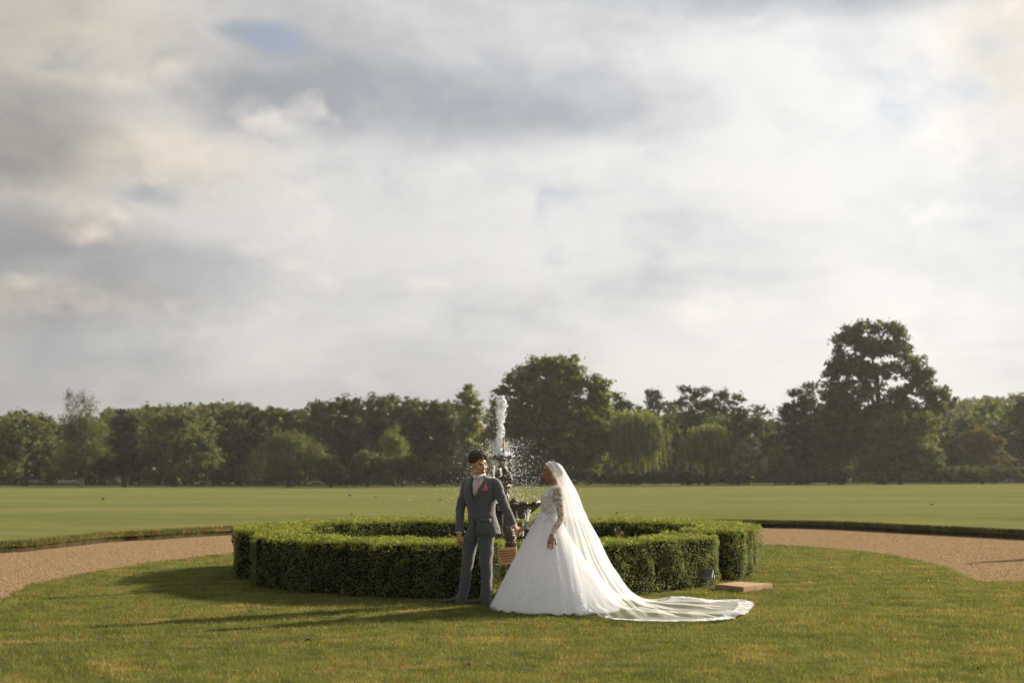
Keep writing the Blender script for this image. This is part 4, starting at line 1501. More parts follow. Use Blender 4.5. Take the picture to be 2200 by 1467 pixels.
def build_slab():
    pts = [G(1535, 1258, 0.07), G(1597, 1263.5, 0.07), G(1660, 1256, 0.07), G(1592, 1252, 0.07)]
    c = sum(pts, Vector()) / 4
    m, k = material('sandstone')
    tc = k.node('ShaderNodeTexCoord')
    P = tc.outputs['Object']
    n = k.noise(P, 7.0, 5, 0.6)
    col = k.mix(k.remap(n, 0.3, 0.7), (0.30, 0.185, 0.105), (0.46, 0.30, 0.18))
    finish(m, k, principled(k, col, 0.9, k.bump(k.noise(P, 60.0, 4, 0.7), 0.7, 0.01), 0.2))
    bm = bmesh.new()
    top = [bm.verts.new((p.x - c.x, p.y - c.y, 0.072)) for p in pts]
    bot = [bm.verts.new(((p.x - c.x) * 0.985, (p.y - c.y) * 0.985, -0.02)) for p in pts]
    bm.faces.new(top)
    for i in range(4):
        bm.faces.new((top[i], bot[i], bot[(i + 1) % 4], top[(i + 1) % 4]))
    bm.faces.new(bot[::-1])
    bmesh.ops.recalc_face_normals(bm, faces=bm.faces[:])
    bmesh.ops.bevel(bm, geom=[e for e in bm.edges], offset=0.008, segments=2, affect='EDGES')
    bmesh.ops.subdivide_edges(bm, edges=bm.edges[:], cuts=3, use_grid_fill=True)
    for v in bm.verts:
        q = np.array([[v.co.x * 14, v.co.y * 14, v.co.z * 14]])
        v.co += Vector((vnoise(q, 1)[0] - 0.5, vnoise(q, 2)[0] - 0.5, vnoise(q, 3)[0] - 0.5)) * 0.010
    me = bpy.data.meshes.new('stone_slab')
    bm.to_mesh(me)
    bm.free()
    o = add_obj('stone_slab', me, m, None, (c.x, c.y, 0.02))
    tag(o, 'square sandstone slab lying cornerwise on the lawn by the hedge', 'slab')


build_slab()


def build_leaf(px, py, size, col, rz, label):
    p = G(px, py)
    mb = MB()
    n = 9
    L, Rr = [], []
    for i in range(n):
        u = i / (n - 1)
        w = size * 0.36 * math.sin(PI * u) ** 0.8 * (1 + 0.15 * math.sin(u * 22))
        zc = 0.012 + 0.02 * math.sin(PI * u)
        L.append(Vector((size * (u - 0.5), w, zc + w * 0.45)))
        Rr.append(Vector((size * (u - 0.5), -w, zc + w * 0.5)))
    mids = [Vector((a.x, 0, a.z * 0.7)) for a in L]
    for off in (0.0, -0.0025):
        k = [v + Vector((0, 0, off)) for v in L + mids + Rr]
        fs = [(i, i + 1, n + i + 1, n + i) for i in range(n - 1)] + [(n + i, n + i + 1, 2 * n + i + 1, 2 * n + i) for i in range(n - 1)]
        mb.add(k, fs if off == 0 else [f[::-1] for f in fs])
    mb.tube([(-size * 0.5, 0, 0.01), (-size * 0.7, 0.01, 0.005)], 0.002, 5)
    o = mb.build('fallen_leaf', plain('dry_leaf', col, 0.8, 0.3, 30.0))
    o.location = (p.x, p.y, 0.03)
    o.rotation_euler = (0, 0, R(rz))
    tag(o, label, 'leaf', 'fallen leaves on the lawn')


build_leaf(662, 1388.5, 0.075, (0.09, 0.035, 0.015), 15, 'dark red-brown curled leaf lying alone on the near lawn')
build_leaf(1946, 1303, 0.06, (0.30, 0.11, 0.03), 70, 'orange-brown leaf on the lawn below the gravel at the right')
build_leaf(2104, 1450, 0.05, (0.24, 0.11, 0.03), 120, 'brown leaf nearly at the bottom right corner')
build_leaf(1005, 1441, 0.05, (0.22, 0.09, 0.035), 30, 'small reddish leaf at the bottom middle of the lawn')


def build_clod(px, py, w, h, label, seed):
    rng = np.random.default_rng(seed)
    p = G(px, py, 0.2)
    w, h = w * 0.75, h * 0.75
    mb = MB()
    for q in range(6):
        mb.ball((rng.normal(0, w * 0.22), rng.normal(0, w * 0.2), h * rng.uniform(0.15, 0.5)), (w * rng.uniform(0.18, 0.32), w * 0.24, h * rng.uniform(0.3, 0.5)), 8, 6)
    V, F = fuse(mb, w / 12, 1)
    V = V + (np.c_[vnoise(V * 40, 1), vnoise(V * 40, 2), vnoise(V * 40, 3)] - 0.5) * w * 0.12
    o = add_obj('earth_clod', np_mesh('earth_clod', V, F, True), M_CLOD, None, (p.x, p.y, float(field_z(np.array([p.x]), np.array([p.y]))[0]) - 0.01))
    tag(o, label, 'clod', 'dark clods scattered over the field')


M_CLOD = plain('dark_earth', (0.07, 0.06, 0.033), 0.95, 0.3, 30.0)
build_clod(1326, 1104, 0.15, 0.10, 'dark clod on the field just above the hedge right of the bride', 1)
build_clod(755, 1107, 0.12, 0.13, 'dark clod on the field just above the hedge left of the man', 2)
build_clod(2000, 1085, 0.14, 0.12, 'dark clod on the field towards the right edge', 3)
build_clod(222, 1068, 0.20, 0.16, 'dark clod on the field near the left edge', 4)
build_clod(752, 1060, 0.26, 0.16, 'left of two dark clods high on the field towards the wood', 5)
build_clod(807, 1064, 0.26, 0.14, 'right of two dark clods high on the field towards the wood', 6)
build_clod(947, 1071, 0.24, 0.10, 'flat dark clod on the field beside the man', 7)


def build_rose(px, py, Y, label, seed):
    rng = np.random.default_rng(seed)
    p = AT(px, py, Y)
    root = empty('rose_bush', (p.x, Y, 0.02))
    stem = MB()
    top = p.z
    C = []
    for q in range(5):
        e = Vector((rng.normal(0, 0.09), rng.normal(0, 0.06), top * rng.uniform(0.8, 1.0)))
        a = Vector((rng.normal(0, 0.03), rng.normal(0, 0.03), 0))
        stem.tube([a, a.lerp(e, 0.5) + Vector((0.02, 0, 0)), e], [0.008, 0.006, 0.003], 5)
        for j in range(16):
            u = rng.uniform(0.35, 1.0)
            c = a.lerp(e, u) + Vector(rng.normal(0, 0.035, 3))
            C.append(c)
    stem.build('stems', plain('rose_stem', (0.10, 0.06, 0.03), 0.8), root)
    C = np.array(C)
    T = rng.uniform(0.6, 1.4, (len(C), 1)) * np.array([[1.5, 0.9, 0.8]])
    V, F, TT = leaf_quads(C, rng.normal(size=(len(C), 3)), rng.uniform(0.035, 0.06, len(C)), rng, 0.6, T)
    f = add_obj('leaves', np_mesh('rose_leaves', V, F, False, TT), M_HEDGE_LEAF, root)
    tag(f, kind='stuff')
    tag(root, label, 'rose bush', 'rose bushes inside the hedge ring')


build_rose(1334, 1133, 21.0, 'reddish rose shoots inside the ring nearer the bride', 51)
build_rose(1440, 1130, 22.4, 'reddish rose shoots inside the ring nearer the sunlit corner', 52)



def build_topiary():
    """clipped cone standing beside the drive, only its shadow reaches into the picture"""
    rng = np.random.default_rng(55)
    root = empty('topiary_cone', (10.6, 27.0, 0.0))
    n = 5200
    z = rng.random(n) ** 1.3 * 1.25
    a = rng.uniform(0, 2 * PI, n)
    r = 0.40 * (1 - z / 1.3) * rng.uniform(0.8, 1.04, n) + 0.02
    C = np.c_[np.cos(a) * r, np.sin(a) * r, z + 0.05]
    N = np.c_[np.cos(a), np.sin(a), np.full(n, 0.4)] + rng.normal(0, 0.5, (n, 3))
    b = rng.uniform(0.6, 1.3, n)
    V, F, T = leaf_quads(C, N, rng.uniform(0.03, 0.05, n), rng, 0.6, np.c_[b, b, b])
    f = add_obj('foliage', np_mesh('topiary_foliage', V, F, False, T), M_HEDGE_LEAF, root)
    tag(f, kind='stuff')
    MB().tube([(0, 0, -0.05), (0, 0, 0.6), (0, 0, 1.15)], [0.03, 0.022, 0.008], 8).build('stem', M_TWIG, root)
    tag(root, 'clipped cone shrub beside the drive whose shadow crosses the gravel', 'shrub')


build_topiary()

# ------------------------------------------------------------------ people: shared
def make_skin(name, rough=0.45):
    m, k = material(name)
    at = k.node('ShaderNodeAttribute', attribute_name='tint')
    tc = k.node('ShaderNodeTexCoord')
    n = k.noise(tc.outputs['Object'], 60.0, 3, 0.6)
    c = k.mix(0.25, at.outputs['Color'], k.mix(n, (0.3, 0.3, 0.3), (0.7, 0.7, 0.7)), 'OVERLAY')
    b = k.node('ShaderNodeBsdfPrincipled')
    k.put(b.inputs['Base Color'], c)
    b.inputs['Roughness'].default_value = rough
    b.inputs['Specular IOR Level'].default_value = 0.35
    b.inputs['Subsurface Weight'].default_value = 0.12
    b.inputs['Subsurface Radius'].default_value = (0.02, 0.008, 0.004)
    return finish(m, k, b.outputs[0])


def make_cloth(name, color, rough=0.85, fine=900.0, sheen=0.25, check=0.0):
    m, k = material(name)
    tc = k.node('ShaderNodeTexCoord')
    P = tc.outputs['Object']
    n = k.noise(P, 18.0, 4, 0.6)
    c = k.mix(k.remap(n, 0.3, 0.7), tuple(x * 0.88 for x in color), tuple(min(1, x * 1.12) for x in color))
    if check:
        x, y, z = k.sep(P)
        w1 = k.remap(k.math('ABSOLUTE', k.math('SINE', k.math('MULTIPLY', k.math('ADD', x, k.math('MULTIPLY', y, 0.8)), 75.0))), 0.9, 1.0)
        w2 = k.remap(k.math('ABSOLUTE', k.math('SINE', k.math('MULTIPLY', z, 62.0))), 0.92, 1.0)
        c = k.mix(k.math('MULTIPLY', k.math('MAXIMUM', w1, w2), check), c, tuple(min(1, x * 1.8) for x in color))
    h = k.math('ADD', k.math('MULTIPLY', k.noise(P, fine, 2, 0.5), 0.15), k.noise(k.vec('MULTIPLY', P, (1, 1, 0.6)), 14.0, 3, 0.55))
    return finish(m, k, principled(k, c, rough, k.bump(h, 0.45, 0.012), 0.25, sheen=sheen))


def ellipse(c, phi, a, b, n, e=2.2, t0=0.0, t1=None):
    """points of a rounded section; front of the body is at parameter pi/2; phi turns it towards -x"""
    c = Vector(c)
    f = Vector((-math.sin(phi), -math.cos(phi), 0))
    l = Vector((math.cos(phi), -math.sin(phi), 0))
    out = []
    full = t1 is None
    for j in range(n):
        t = t0 + (2 * PI * j / n if full else (t1 - t0) * j / (n - 1))
        ct, st = math.cos(t), math.sin(t)
        out.append(c + l * (a * math.copysign(abs(ct) ** (2 / e), ct)) + f * (b * math.copysign(abs(st) ** (2 / e), st)))
    return out


def loft_rows(rows, n):
    """rows of numbers (z, cx, cy, phi, a, b) resampled smoothly"""
    return catmull(rows, n)


def wrinkle(me, amp, scale, seed, stretch=(1, 1, 1)):
    V = np.empty(len(me.vertices) * 3, dtype=np.float32)
    me.vertices.foreach_get('co', V)
    V = V.reshape(-1, 3)
    Q = V * np.array(stretch) * scale + 50
    D = np.c_[vnoise(Q, seed), vnoise(Q, seed + 1), vnoise(Q, seed + 2) * 0.5 + 0.25] - 0.5
    D2 = np.c_[vnoise(Q * 2.3, seed + 3), vnoise(Q * 2.3, seed + 4), np.full(len(V), 0.5)] - 0.5
    V = V + D * amp * 2 + D2 * amp * 0.8
    me.vertices.foreach_set('co', V.astype(np.float32).ravel())
    me.update()


HEAD_BALLS = [
    # centre (left, forward, up), radii
    ((0, -0.018, 0.032), (0.078, 0.096, 0.086)), ((0, 0.028, 0.0), (0.070, 0.066, 0.075)), ((0, 0.03, -0.05), (0.058, 0.060, 0.072)),
    ((0, 0.066, -0.108), (0.027, 0.022, 0.019)), ((0.046, 0.012, -0.075), (0.018, 0.034, 0.028)), ((-0.046, 0.012, -0.075), (0.018, 0.034, 0.028)),
    ((0.028, 0.078, 0.034), (0.026, 0.014, 0.010)), ((-0.028, 0.078, 0.034), (0.026, 0.014, 0.010)),
    ((0.042, 0.066, -0.018), (0.022, 0.020, 0.018)), ((-0.042, 0.066, -0.018), (0.022, 0.020, 0.018)),
    ((0.012, 0.100, -0.030), (0.010, 0.011, 0.008)), ((-0.012, 0.100, -0.030), (0.010, 0.011, 0.008)),
    ((0, 0.088, -0.060), (0.025, 0.011, 0.007)), ((0, 0.086, -0.073), (0.021, 0.011, 0.008)),
    ((0.031, 0.074, 0.010), (0.014, 0.012, 0.011)), ((-0.031, 0.074, 0.010), (0.014, 0.012, 0.011)),
    ((0.079, -0.012, -0.004), (0.009, 0.019, 0.031)), ((-0.079, -0.012, -0.004), (0.009, 0.019, 0.031)),
]


def head_matrix(c, yaw, pitch=0.0, roll=0.0, s=1.0):
    """yaw turns the face from -y towards -x; pitch lowers the chin"""
    f = Vector((-math.sin(yaw), -math.cos(yaw), 0))
    l = Vector((math.cos(yaw), -math.sin(yaw), 0))
    u = Vector((0, 0, 1))
    f2 = f * math.cos(pitch) - u * math.sin(pitch)
    u2 = u * math.cos(pitch) + f * math.sin(pitch)
    M = Matrix((l, f2, u2)).transposed().to_4x4()
    return Matrix.Translation(c) @ M @ Matrix.Rotation(roll, 4, 'Y') @ Matrix.Scale(s, 4)


def add_head(mb, M, nose=1.0):
    rot = M.to_3x3()
    for c, r in HEAD_BALLS:
        mb.ball(M @ Vector(c), r, 16, 12, rot)
    mb.tube([M @ Vector((0, 0.084, 0.028)), M @ Vector((0, 0.098 * nose, 0.002)), M @ Vector((0, 0.112 * nose, -0.022))], [0.009, 0.010, 0.0125], 10)


def paint_head(V, M, base, lip, brow, stubble=None, eye=(0.02, 0.014, 0.01)):
    """skin colours by place: lips, brows, eyes and shaven hair"""
    T = np.tile(np.array(base), (len(V), 1))
    Mi = np.array(M.inverted())
    H = V @ Mi[:3, :3].T + Mi[:3, 3]
    x, y, z = H[:, 0], H[:, 1], H[:, 2]
    near = (np.abs(x) < 0.11) & (np.abs(z) < 0.16) & (np.abs(y) < 0.14)

    def put(mask, col, w=1.0):
        T[mask & near] = T[mask & near] * (1 - w) + np.array(col) * w
    face = y > 0.05
    put(face & (np.abs(z + 0.066) < 0.0125) & (np.abs(x) < 0.025), lip, 0.8)
    put(face & (np.abs(z + 0.067) < 0.0022) & (np.abs(x) < 0.024), tuple(c * 0.3 for c in lip), 0.8)
    put(face & (np.abs(z - 0.033 + np.abs(np.abs(x) - 0.03) * 0.15) < 0.0055) & (np.abs(np.abs(x) - 0.032) < 0.022), brow, 0.85)
    put(face & (np.abs(z - 0.011) < 0.006) & (np.abs(np.abs(x) - 0.032) < 0.015), (0.32, 0.28, 0.25), 0.5)
    put(face & (np.abs(z - 0.011) < 0.0055) & (np.abs(np.abs(x) - 0.033) < 0.0075), eye, 0.95)
    put(face & (np.abs(z - 0.0165) < 0.0028) & (np.abs(np.abs(x) - 0.032) < 0.017), eye, 0.85)
    if stubble is not None:
        put((z < -0.052) & (y > -0.02) & (np.abs(z + 0.066) > 0.0125), stubble, 0.42)
        put(face & (np.abs(z + 0.048) < 0.007) & (np.abs(x) < 0.028), stubble, 0.75)
        put((z > 0.02) & (y < 0.045 - 0.9 * np.maximum(0.06 - z, 0)), (0.02, 0.014, 0.01), 0.75)
    return T


def add_hand(mb, fingers, W, d, n, curl=0.35, s=1.0, mirror=1, spread=0.06):
    """palm goes into the fused body, the five fingers are chains rooted in it. n: back of the hand"""
    W, d, n = Vector(W), Vector(d).normalized(), Vector(n)
    n = (n - d * n.dot(d)).normalized()
    t = d.cross(n).normalized() * mirror
    rings = []
    for u, hw, ht in ((-0.02, 0.026, 0.022), (0.0, 0.025, 0.020), (0.03, 0.034, 0.017), (0.06, 0.041, 0.015), (0.088, 0.039, 0.012), (0.097, 0.030, 0.008)):
        c = W + d * u * s
        rings.append([c + t * (math.cos(2 * PI * j / 14) * hw * s) + n * (math.sin(2 * PI * j / 14) * ht * s) for j in range(14)])
    mb.rings(rings)
    for off, ln, r in ((0.030, 0.072, 0.0085), (0.0105, 0.080, 0.0088), (-0.0095, 0.074, 0.0084), (-0.029, 0.058, 0.0075)):
        p = W + d * 0.082 * s + t * off * s
        ax = (d + t * off * spread * 30).normalized()
        path, rad = [p - ax * 0.02 * s], [r * s]
        ang = 0.15
        for q, fr in enumerate((0.45, 0.30, 0.25)):
            ang += curl * (0.8 + 0.5 * q)
            v = ax * math.cos(ang) - n * math.sin(ang)
            p = p + v * ln * fr * s
            path.append(p.copy())
            rad.append(r * s * (0.95 - 0.1 * q))
        fingers.tube(path, rad, 8)
    p = W + d * 0.022 * s + t * 0.026 * s
    v = (d * 0.62 + t * 0.72 - n * 0.25).normalized()
    p1 = p + v * 0.036 * s
    v2 = (d * 0.9 + t * 0.25 - n * (0.15 + curl * 0.5)).normalized()
    p2 = p1 + v2 * 0.030 * s
    p3 = p2 + v2 * 0.024 * s
    fingers.tube([p - v * 0.012, p1, p2, p3], [0.013 * s, 0.0115 * s, 0.010 * s, 0.0085 * s], 8)


def body_mesh(name, mb, fingers, voxel, paint, base):
    V, F = fuse(mb, voxel, 3, 0.45)
    T = paint(V)
    # the fingers: their own chains, rooted inside the palms
    fv = np.array(fingers.v, dtype=np.float32)
    tri, quad = [], []
    for f in fingers.f:
        quad.append(f if len(f) == 4 else (f[0], f[1], f[2], f[2]))
    me = bpy.data.meshes.new(name)
    faces = [tuple(map(int, f)) for f in F]
    nb_ = len(V)
    faces += [tuple(i + nb_ for i in f) for f in fingers.f]
    me.from_pydata([tuple(map(float, v)) for v in V] + [tuple(v) for v in fingers.v], [], faces)
    me.polygons.foreach_set('use_smooth', np.ones(len(faces), dtype=bool))
    a = me.attributes.new('tint', 'FLOAT_COLOR', 'POINT')
    n = len(me.vertices)
    t4 = np.ones((n, 4), dtype=np.float32)
    t4[:nb_, :3] = T
    t4[nb_:, :3] = np.array(base) * np.array([1.0, 0.93, 0.9])
    a.data.foreach_set('color', t4.ravel())
    me.update()
    return me


# ------------------------------------------------------------------ the man
M_SUIT = make_cloth('grey_suiting', (0.088, 0.088, 0.094), 0.85, 700.0, 0.3, check=0.10)
M_SHIRT = make_cloth('white_shirt', (0.78, 0.74, 0.73), 0.8, 500.0, 0.1)
M_TIE = make_cloth('blush_tie', (0.60, 0.44, 0.41), 0.55, 600.0, 0.3)
M_SHOE = plain('brown_leather', (0.055, 0.030, 0.017), 0.35, 0.2, 14.0, 0.2, 60.0)
M_SOLE = plain('shoe_sole', (0.03, 0.02, 0.012), 0.7, 0.2)
M_BUTTON = plain('dark_button', (0.02, 0.02, 0.022), 0.3, 0.1)
M_SKIN_A = make_skin('warm_skin')
M_SKIN_B = make_skin('deep_skin', 0.4)
M_HAIR = plain('dark_curls', (0.065, 0.031, 0.017), 0.5, 0.4, 90.0, 0.5, 200.0)


def build_man():
    g = G(1030, 1300)
    root = empty('person', (g.x, g.y, 0.02))
    org = root.location

    def at(px, py, dy=0.0):
        return AT(px, py, g.y + dy) - org

    rng = np.random.default_rng(61)
    # torso sections: z, cx, cy, turn, half width, half depth
    rows = [(0.845, 0.066, 0.00, 0.72, 0.202, 0.146), (0.93, 0.052, 0.00, 0.72, 0.194, 0.142), (1.02, 0.034, 0.00, 0.70, 0.180, 0.132), (1.11, 0.020, 0.0, 0.66, 0.174, 0.128),
            (1.21, 0.014, 0.0, 0.60, 0.197, 0.140), (1.30, 0.012, 0.0, 0.55, 0.212, 0.145), (1.38, 0.015, 0.0, 0.50, 0.216, 0.138), (1.44, 0.020, 0.005, 0.47, 0.210, 0.120),
            (1.482, 0.022, 0.010, 0.45, 0.178, 0.098), (1.505, 0.012, 0.012, 0.42, 0.128, 0.082), (1.522, 0.002, 0.010, 0.38, 0.083, 0.072), (1.540, -0.006, 0.008, 0.34, 0.066, 0.066)]
    rows = [(z, cx, cy, ph, a * 0.95, b * 0.95) for z, cx, cy, ph, a, b in rows]
    RW = catmull(rows, 60)

    def section(z):
        return [float(np.interp(z, RW[:, 0], RW[:, i])) for i in range(1, 6)]

    def torso_sheet(z0, z1, nz, grow, opening, n=76, e=2.35):
        out = []
        for i in range(nz):
            z = z0 + (z1 - z0) * i / (nz - 1)
            cx, cy, ph, a, b = section(z)
            w = opening(z)
            al = math.asin(min(0.95, max(0.0, w / (a + grow)))) if w > 0 else 0.0
            al = al if w > 0 else -0.05
            out.append(ellipse((cx, cy, z), ph, a + grow, b + grow, n, e, PI / 2 + al, PI / 2 + 2 * PI - al))
        return out

    # ---- body (head, neck, arms, hands, trunk, legs) as one skin
    hc = at(1029.5, 1000) + Vector((0, 0.02, 0))
    hc.z = 1.650
    HM = head_matrix(hc, R(-36), R(9), R(-2), 1.06)
    mb = MB()
    fin = MB()
    add_head(mb, HM)
    mb.tube([HM @ Vector((0, -0.022, -0.06)), Vector((-0.004, 0.012, 1.53)), Vector((0.008, 0.012, 1.46))], [0.056, 0.057, 0.07], 16)
    mb.rings([ellipse((r[1], r[2], r[0]), r[3], max(0.04, r[4] - 0.045), max(0.04, r[5] - 0.035), 20) for r in RW[::6] if 1.02 < r[0] < 1.5])
    sh_r, el_r, wr_r = Vector((-0.148, 0.085, 1.435)), at(991.5, 1092, 0.07), at(986.5, 1143, 0.0)
    sh_l, el_l, wr_l = Vector((0.190, -0.090, 1.425)), at(1081, 1081, -0.17), at(1103.5, 1128, -0.24)
    BEND = {id(el_r): Vector((-0.012, 0.015, 0)), id(el_l): Vector((0.008, 0.015, -0.012))}
    for s_, e_, w_ in ((sh_r, el_r, wr_r), (sh_l, el_l, wr_l)):
        mb.tube([Vector(q) for q in catmull([s_, s_.lerp(e_, 0.5) + BEND[id(e_)] * 0.3, e_ + BEND[id(e_)], e_.lerp(w_, 0.5) + BEND[id(e_)] * 0.4, w_], 12)], list(np.interp(np.linspace(0, 1, 12), [0, 0.5, 0.8, 1], [0.052, 0.040, 0.036, 0.026])), 12)
    add_hand(mb, fin, wr_r + Vector((0.0, 0, -0.012)), (0.10, -0.03, -1), (-0.75, -0.65, 0), 0.28, 1.0, mirror=1)
    dl = (at(1113, 1141, -0.27) - wr_l).normalized()
    add_hand(mb, fin, wr_l + dl * 0.012, dl, (0.25, -0.55, 0.80), 0.55, 1.0, mirror=-1)
    # legs
    l1 = [(1011, 1160, 0.05, 0.098, 0.095), (1008.0, 1183, 0.05, 0.086, 0.086), (1002.5, 1224, 0.04, 0.070, 0.074), (998.5, 1258, 0.04, 0.062, 0.072), (994, 1276, 0.04, 0.064, 0.074), (989, 1290, 0.04, 0.078, 0.066), (987.5, 1297, 0.04, 0.082, 0.062)]
    l2 = [(1043, 1160, -0.03, 0.106, 0.105), (1044.5, 1183, -0.04, 0.086, 0.090), (1044.5, 1210, -0.05, 0.073, 0.078), (1045.5, 1232, -0.05, 0.068, 0.074), (1045.5, 1260, -0.05, 0.067, 0.074), (1044, 1280, -0.05, 0.071, 0.072), (1042.5, 1297, -0.05, 0.078, 0.062)]
    for lg in (l1, l2):
        mb.tube([at(p, q, d) for p, q, d, a, b in lg[:6]], [a * 0.62 for p, q, d, a, b in lg[:6]], 12)
    mb.ball((0.055, 0.0, 0.90), (0.10, 0.07, 0.08))
    base = (0.55, 0.315, 0.195)
    me = body_mesh('body', mb, fin, 0.0065, lambda V: paint_head(V, HM, base, (0.34, 0.13, 0.10), (0.05, 0.03, 0.02), (0.12, 0.075, 0.05)), base)
    add_obj('body', me, M_SKIN_A, root)
    # ---- hair: mop of curls above short sides
    hb = MB()
    hb.ball(HM @ Vector((0, -0.034, 0.072)), (0.082, 0.088, 0.076), 18, 12, HM.to_3x3())
    for q in range(1100):
        th, ph = math.acos(rng.uniform(-0.42, 1.0)), rng.uniform(0, 2 * PI)
        d = Vector((math.sin(th) * math.cos(ph), math.sin(th) * math.sin(ph), math.cos(th)))
        k = rng.uniform(0.95, 1.24) if q % 3 else rng.uniform(1.0, 1.12)
        p = Vector((d.x * 0.087 * k, -0.020 + d.y * 0.104 * k, 0.068 + d.z * 0.088 * k))
        if p.z < 0.086 - 1.15 * max(0.0, 0.05 - p.y) + rng.normal(0, 0.006) or p.z < 0.0:
            continue
        r = rng.uniform(0.006, 0.0125)
        hb.ball(HM @ p, (r, r * rng.uniform(0.7, 1.2), r * rng.uniform(0.7, 1.2)), 7, 5)
    o = hb.build('hair', M_HAIR, root)
    # ---- shirt, waistcoat
    sb = MB()
    sb.rings(torso_sheet(0.95, 1.532, 30, -0.020, lambda z: 0.0), cap=False, closed=False)
    shirt = sb.build('shirt', M_SHIRT, root)
    cb = MB()
    for sgn in (1, -1):
        # turned-down collar wings
        cx, cy, ph, a, b = section(1.53)
        f = Vector((-math.sin(ph), -math.cos(ph), 0))
        l = Vector((math.cos(ph), -math.sin(ph), 0)) * sgn
        c = Vector((cx, cy, 0))
        up = [c + l * (0.066 * math.sin(t)) + f * (0.070 * math.cos(t)) + Vector((0, 0, 1.548 - 0.016 * math.cos(t))) for t in np.linspace(0.10, PI, 12)]
        lo = [c + l * (0.080 * math.sin(t) + 0.012 * math.cos(t)) + f * (0.088 * math.cos(t) + 0.004) + Vector((0, 0, 1.520 - 0.030 * max(0, math.cos(t)) ** 3)) for t in np.linspace(0.22, PI, 12)]
        cb.rings([up, lo], cap=False, closed=False)
    col = cb.build('collar', M_SHIRT, shirt)
    col.modifiers.new('t', 'SOLIDIFY').thickness = 0.004
    vb = MB()
    vb.rings(torso_sheet(0.95, 1.52, 30, -0.010, lambda z: float(np.interp(z, [1.31, 1.40, 1.52], [0.0, 0.042, 0.075]))), cap=False, closed=False)
    vest = vb.build('waistcoat', M_SUIT, root)
    vest.modifiers.new('t', 'SOLIDIFY').thickness = 0.004
    for q in range(3):
        cx, cy, ph, a, b = section(1.26 - q * 0.06)
        MB().ball(Vector((cx, cy, 1.265 - q * 0.06)) + Vector((-math.sin(ph), -math.cos(ph), 0)) * (b - 0.005), 0.008, 8, 6).build('button', M_BUTTON, vest)
    # ---- tie
    tb = MB()
    rngs = []
    for z, hw, off in ((1.522, 0.017, 0.004), (1.508, 0.021, 0.012), (1.494, 0.018, 0.008), (1.475, 0.022, -0.006), (1.45, 0.029, -0.012), (1.40, 0.034, -0.012), (1.34, 0.037, -0.012), (1.28, 0.036, -0.016)):
        cx, cy, ph, a, b = section(z)
        f = Vector((-math.sin(ph), -math.cos(ph), 0))
        l = Vector((math.cos(ph), -math.sin(ph), 0))
        c = Vector((cx, cy, z)) + f * (b + off + 0.004)
        rngs.append([c + l * (math.cos(2 * PI * j / 12) * hw) + f * (math.sin(2 * PI * j / 12) * (0.013 if z > 1.49 else 0.006)) for j in range(12)])
    tb.rings(rngs)
    tb.build('tie', M_TIE, root)
    # ---- jacket
    def open_j(z):
        return float(np.interp(z, [0.845, 0.95, 1.03, 1.215, 1.30, 1.40, 1.47, 1.52, 1.56], [0.050, 0.018, 0.0, 0.0, 0.030, 0.058, 0.072, 0.075, 0.060]))
    jb = MB()
    jb.rings(torso_sheet(0.832, 1.532, 64, 0.006, open_j, 96), cap=False, closed=False)

    def sleeve(s_, e_, w_, rr, bend):
        P = catmull([s_.lerp(Vector((0.02, 0.0, 1.41)), 0.45) + Vector((0, 0, 0.012)), s_, s_.lerp(e_, 0.5) + bend * 0.3, e_ + bend, e_.lerp(w_, 0.5) + bend * 0.4, w_], 34)
        rad = np.interp(np.linspace(0, 1, 34), [0, 0.10, 0.24, 0.45, 0.62, 0.85, 1.0], [rr * 0.62, rr * 0.86, rr * 0.96, rr * 0.86, rr * 0.80, rr * 0.66, rr * 0.60])
        ring = []
        up = Vector((0.2, 0.9, 0.3))
        for i in range(34):
            d = Vector(P[min(i + 1, 33)] - P[max(i - 1, 0)]).normalized()
            a = d.cross(up).normalized()
            b = d.cross(a).normalized()
            wv = 1 + 0.05 * math.sin(i * 1.3) * (1 if 10 < i < 24 else 0.4)
            ring.append([Vector(P[i]) + a * (math.cos(2 * PI * j / 26) * rad[i] * wv) + b * (math.sin(2 * PI * j / 26) * rad[i] * (2 - wv)) for j in range(26)])
        jb.rings(ring, cap=False)
        return Vector(P[-1]), Vector(P[-1] - P[-3]).normalized(), rad[-1]
    er, dr, rr = sleeve(sh_r, el_r, wr_r, 0.073, Vector((-0.012, 0.015, 0)))
    elh, dlh, rl = sleeve(sh_l, el_l, wr_l, 0.075, Vector((0.008, 0.015, -0.012)))
    jm = jb.mesh('jacket')
    wrinkle(jm, 0.0066, 15.0, 5, (1, 1, 1.7))
    jacket = add_obj('jacket', jm, M_SUIT, root)
    md = jacket.modifiers.new('t', 'SOLIDIFY')
    md.thickness = 0.005
    md.offset = -1
    for e_, d_, r_ in ((er, dr, rr), (elh, dlh, rl)):
        MB().tube([e_ - d_ * 0.03, e_ + d_ * 0.014], r_ * 0.86, 18, round_end=False).build('shirt_cuff', M_SHIRT, shirt)
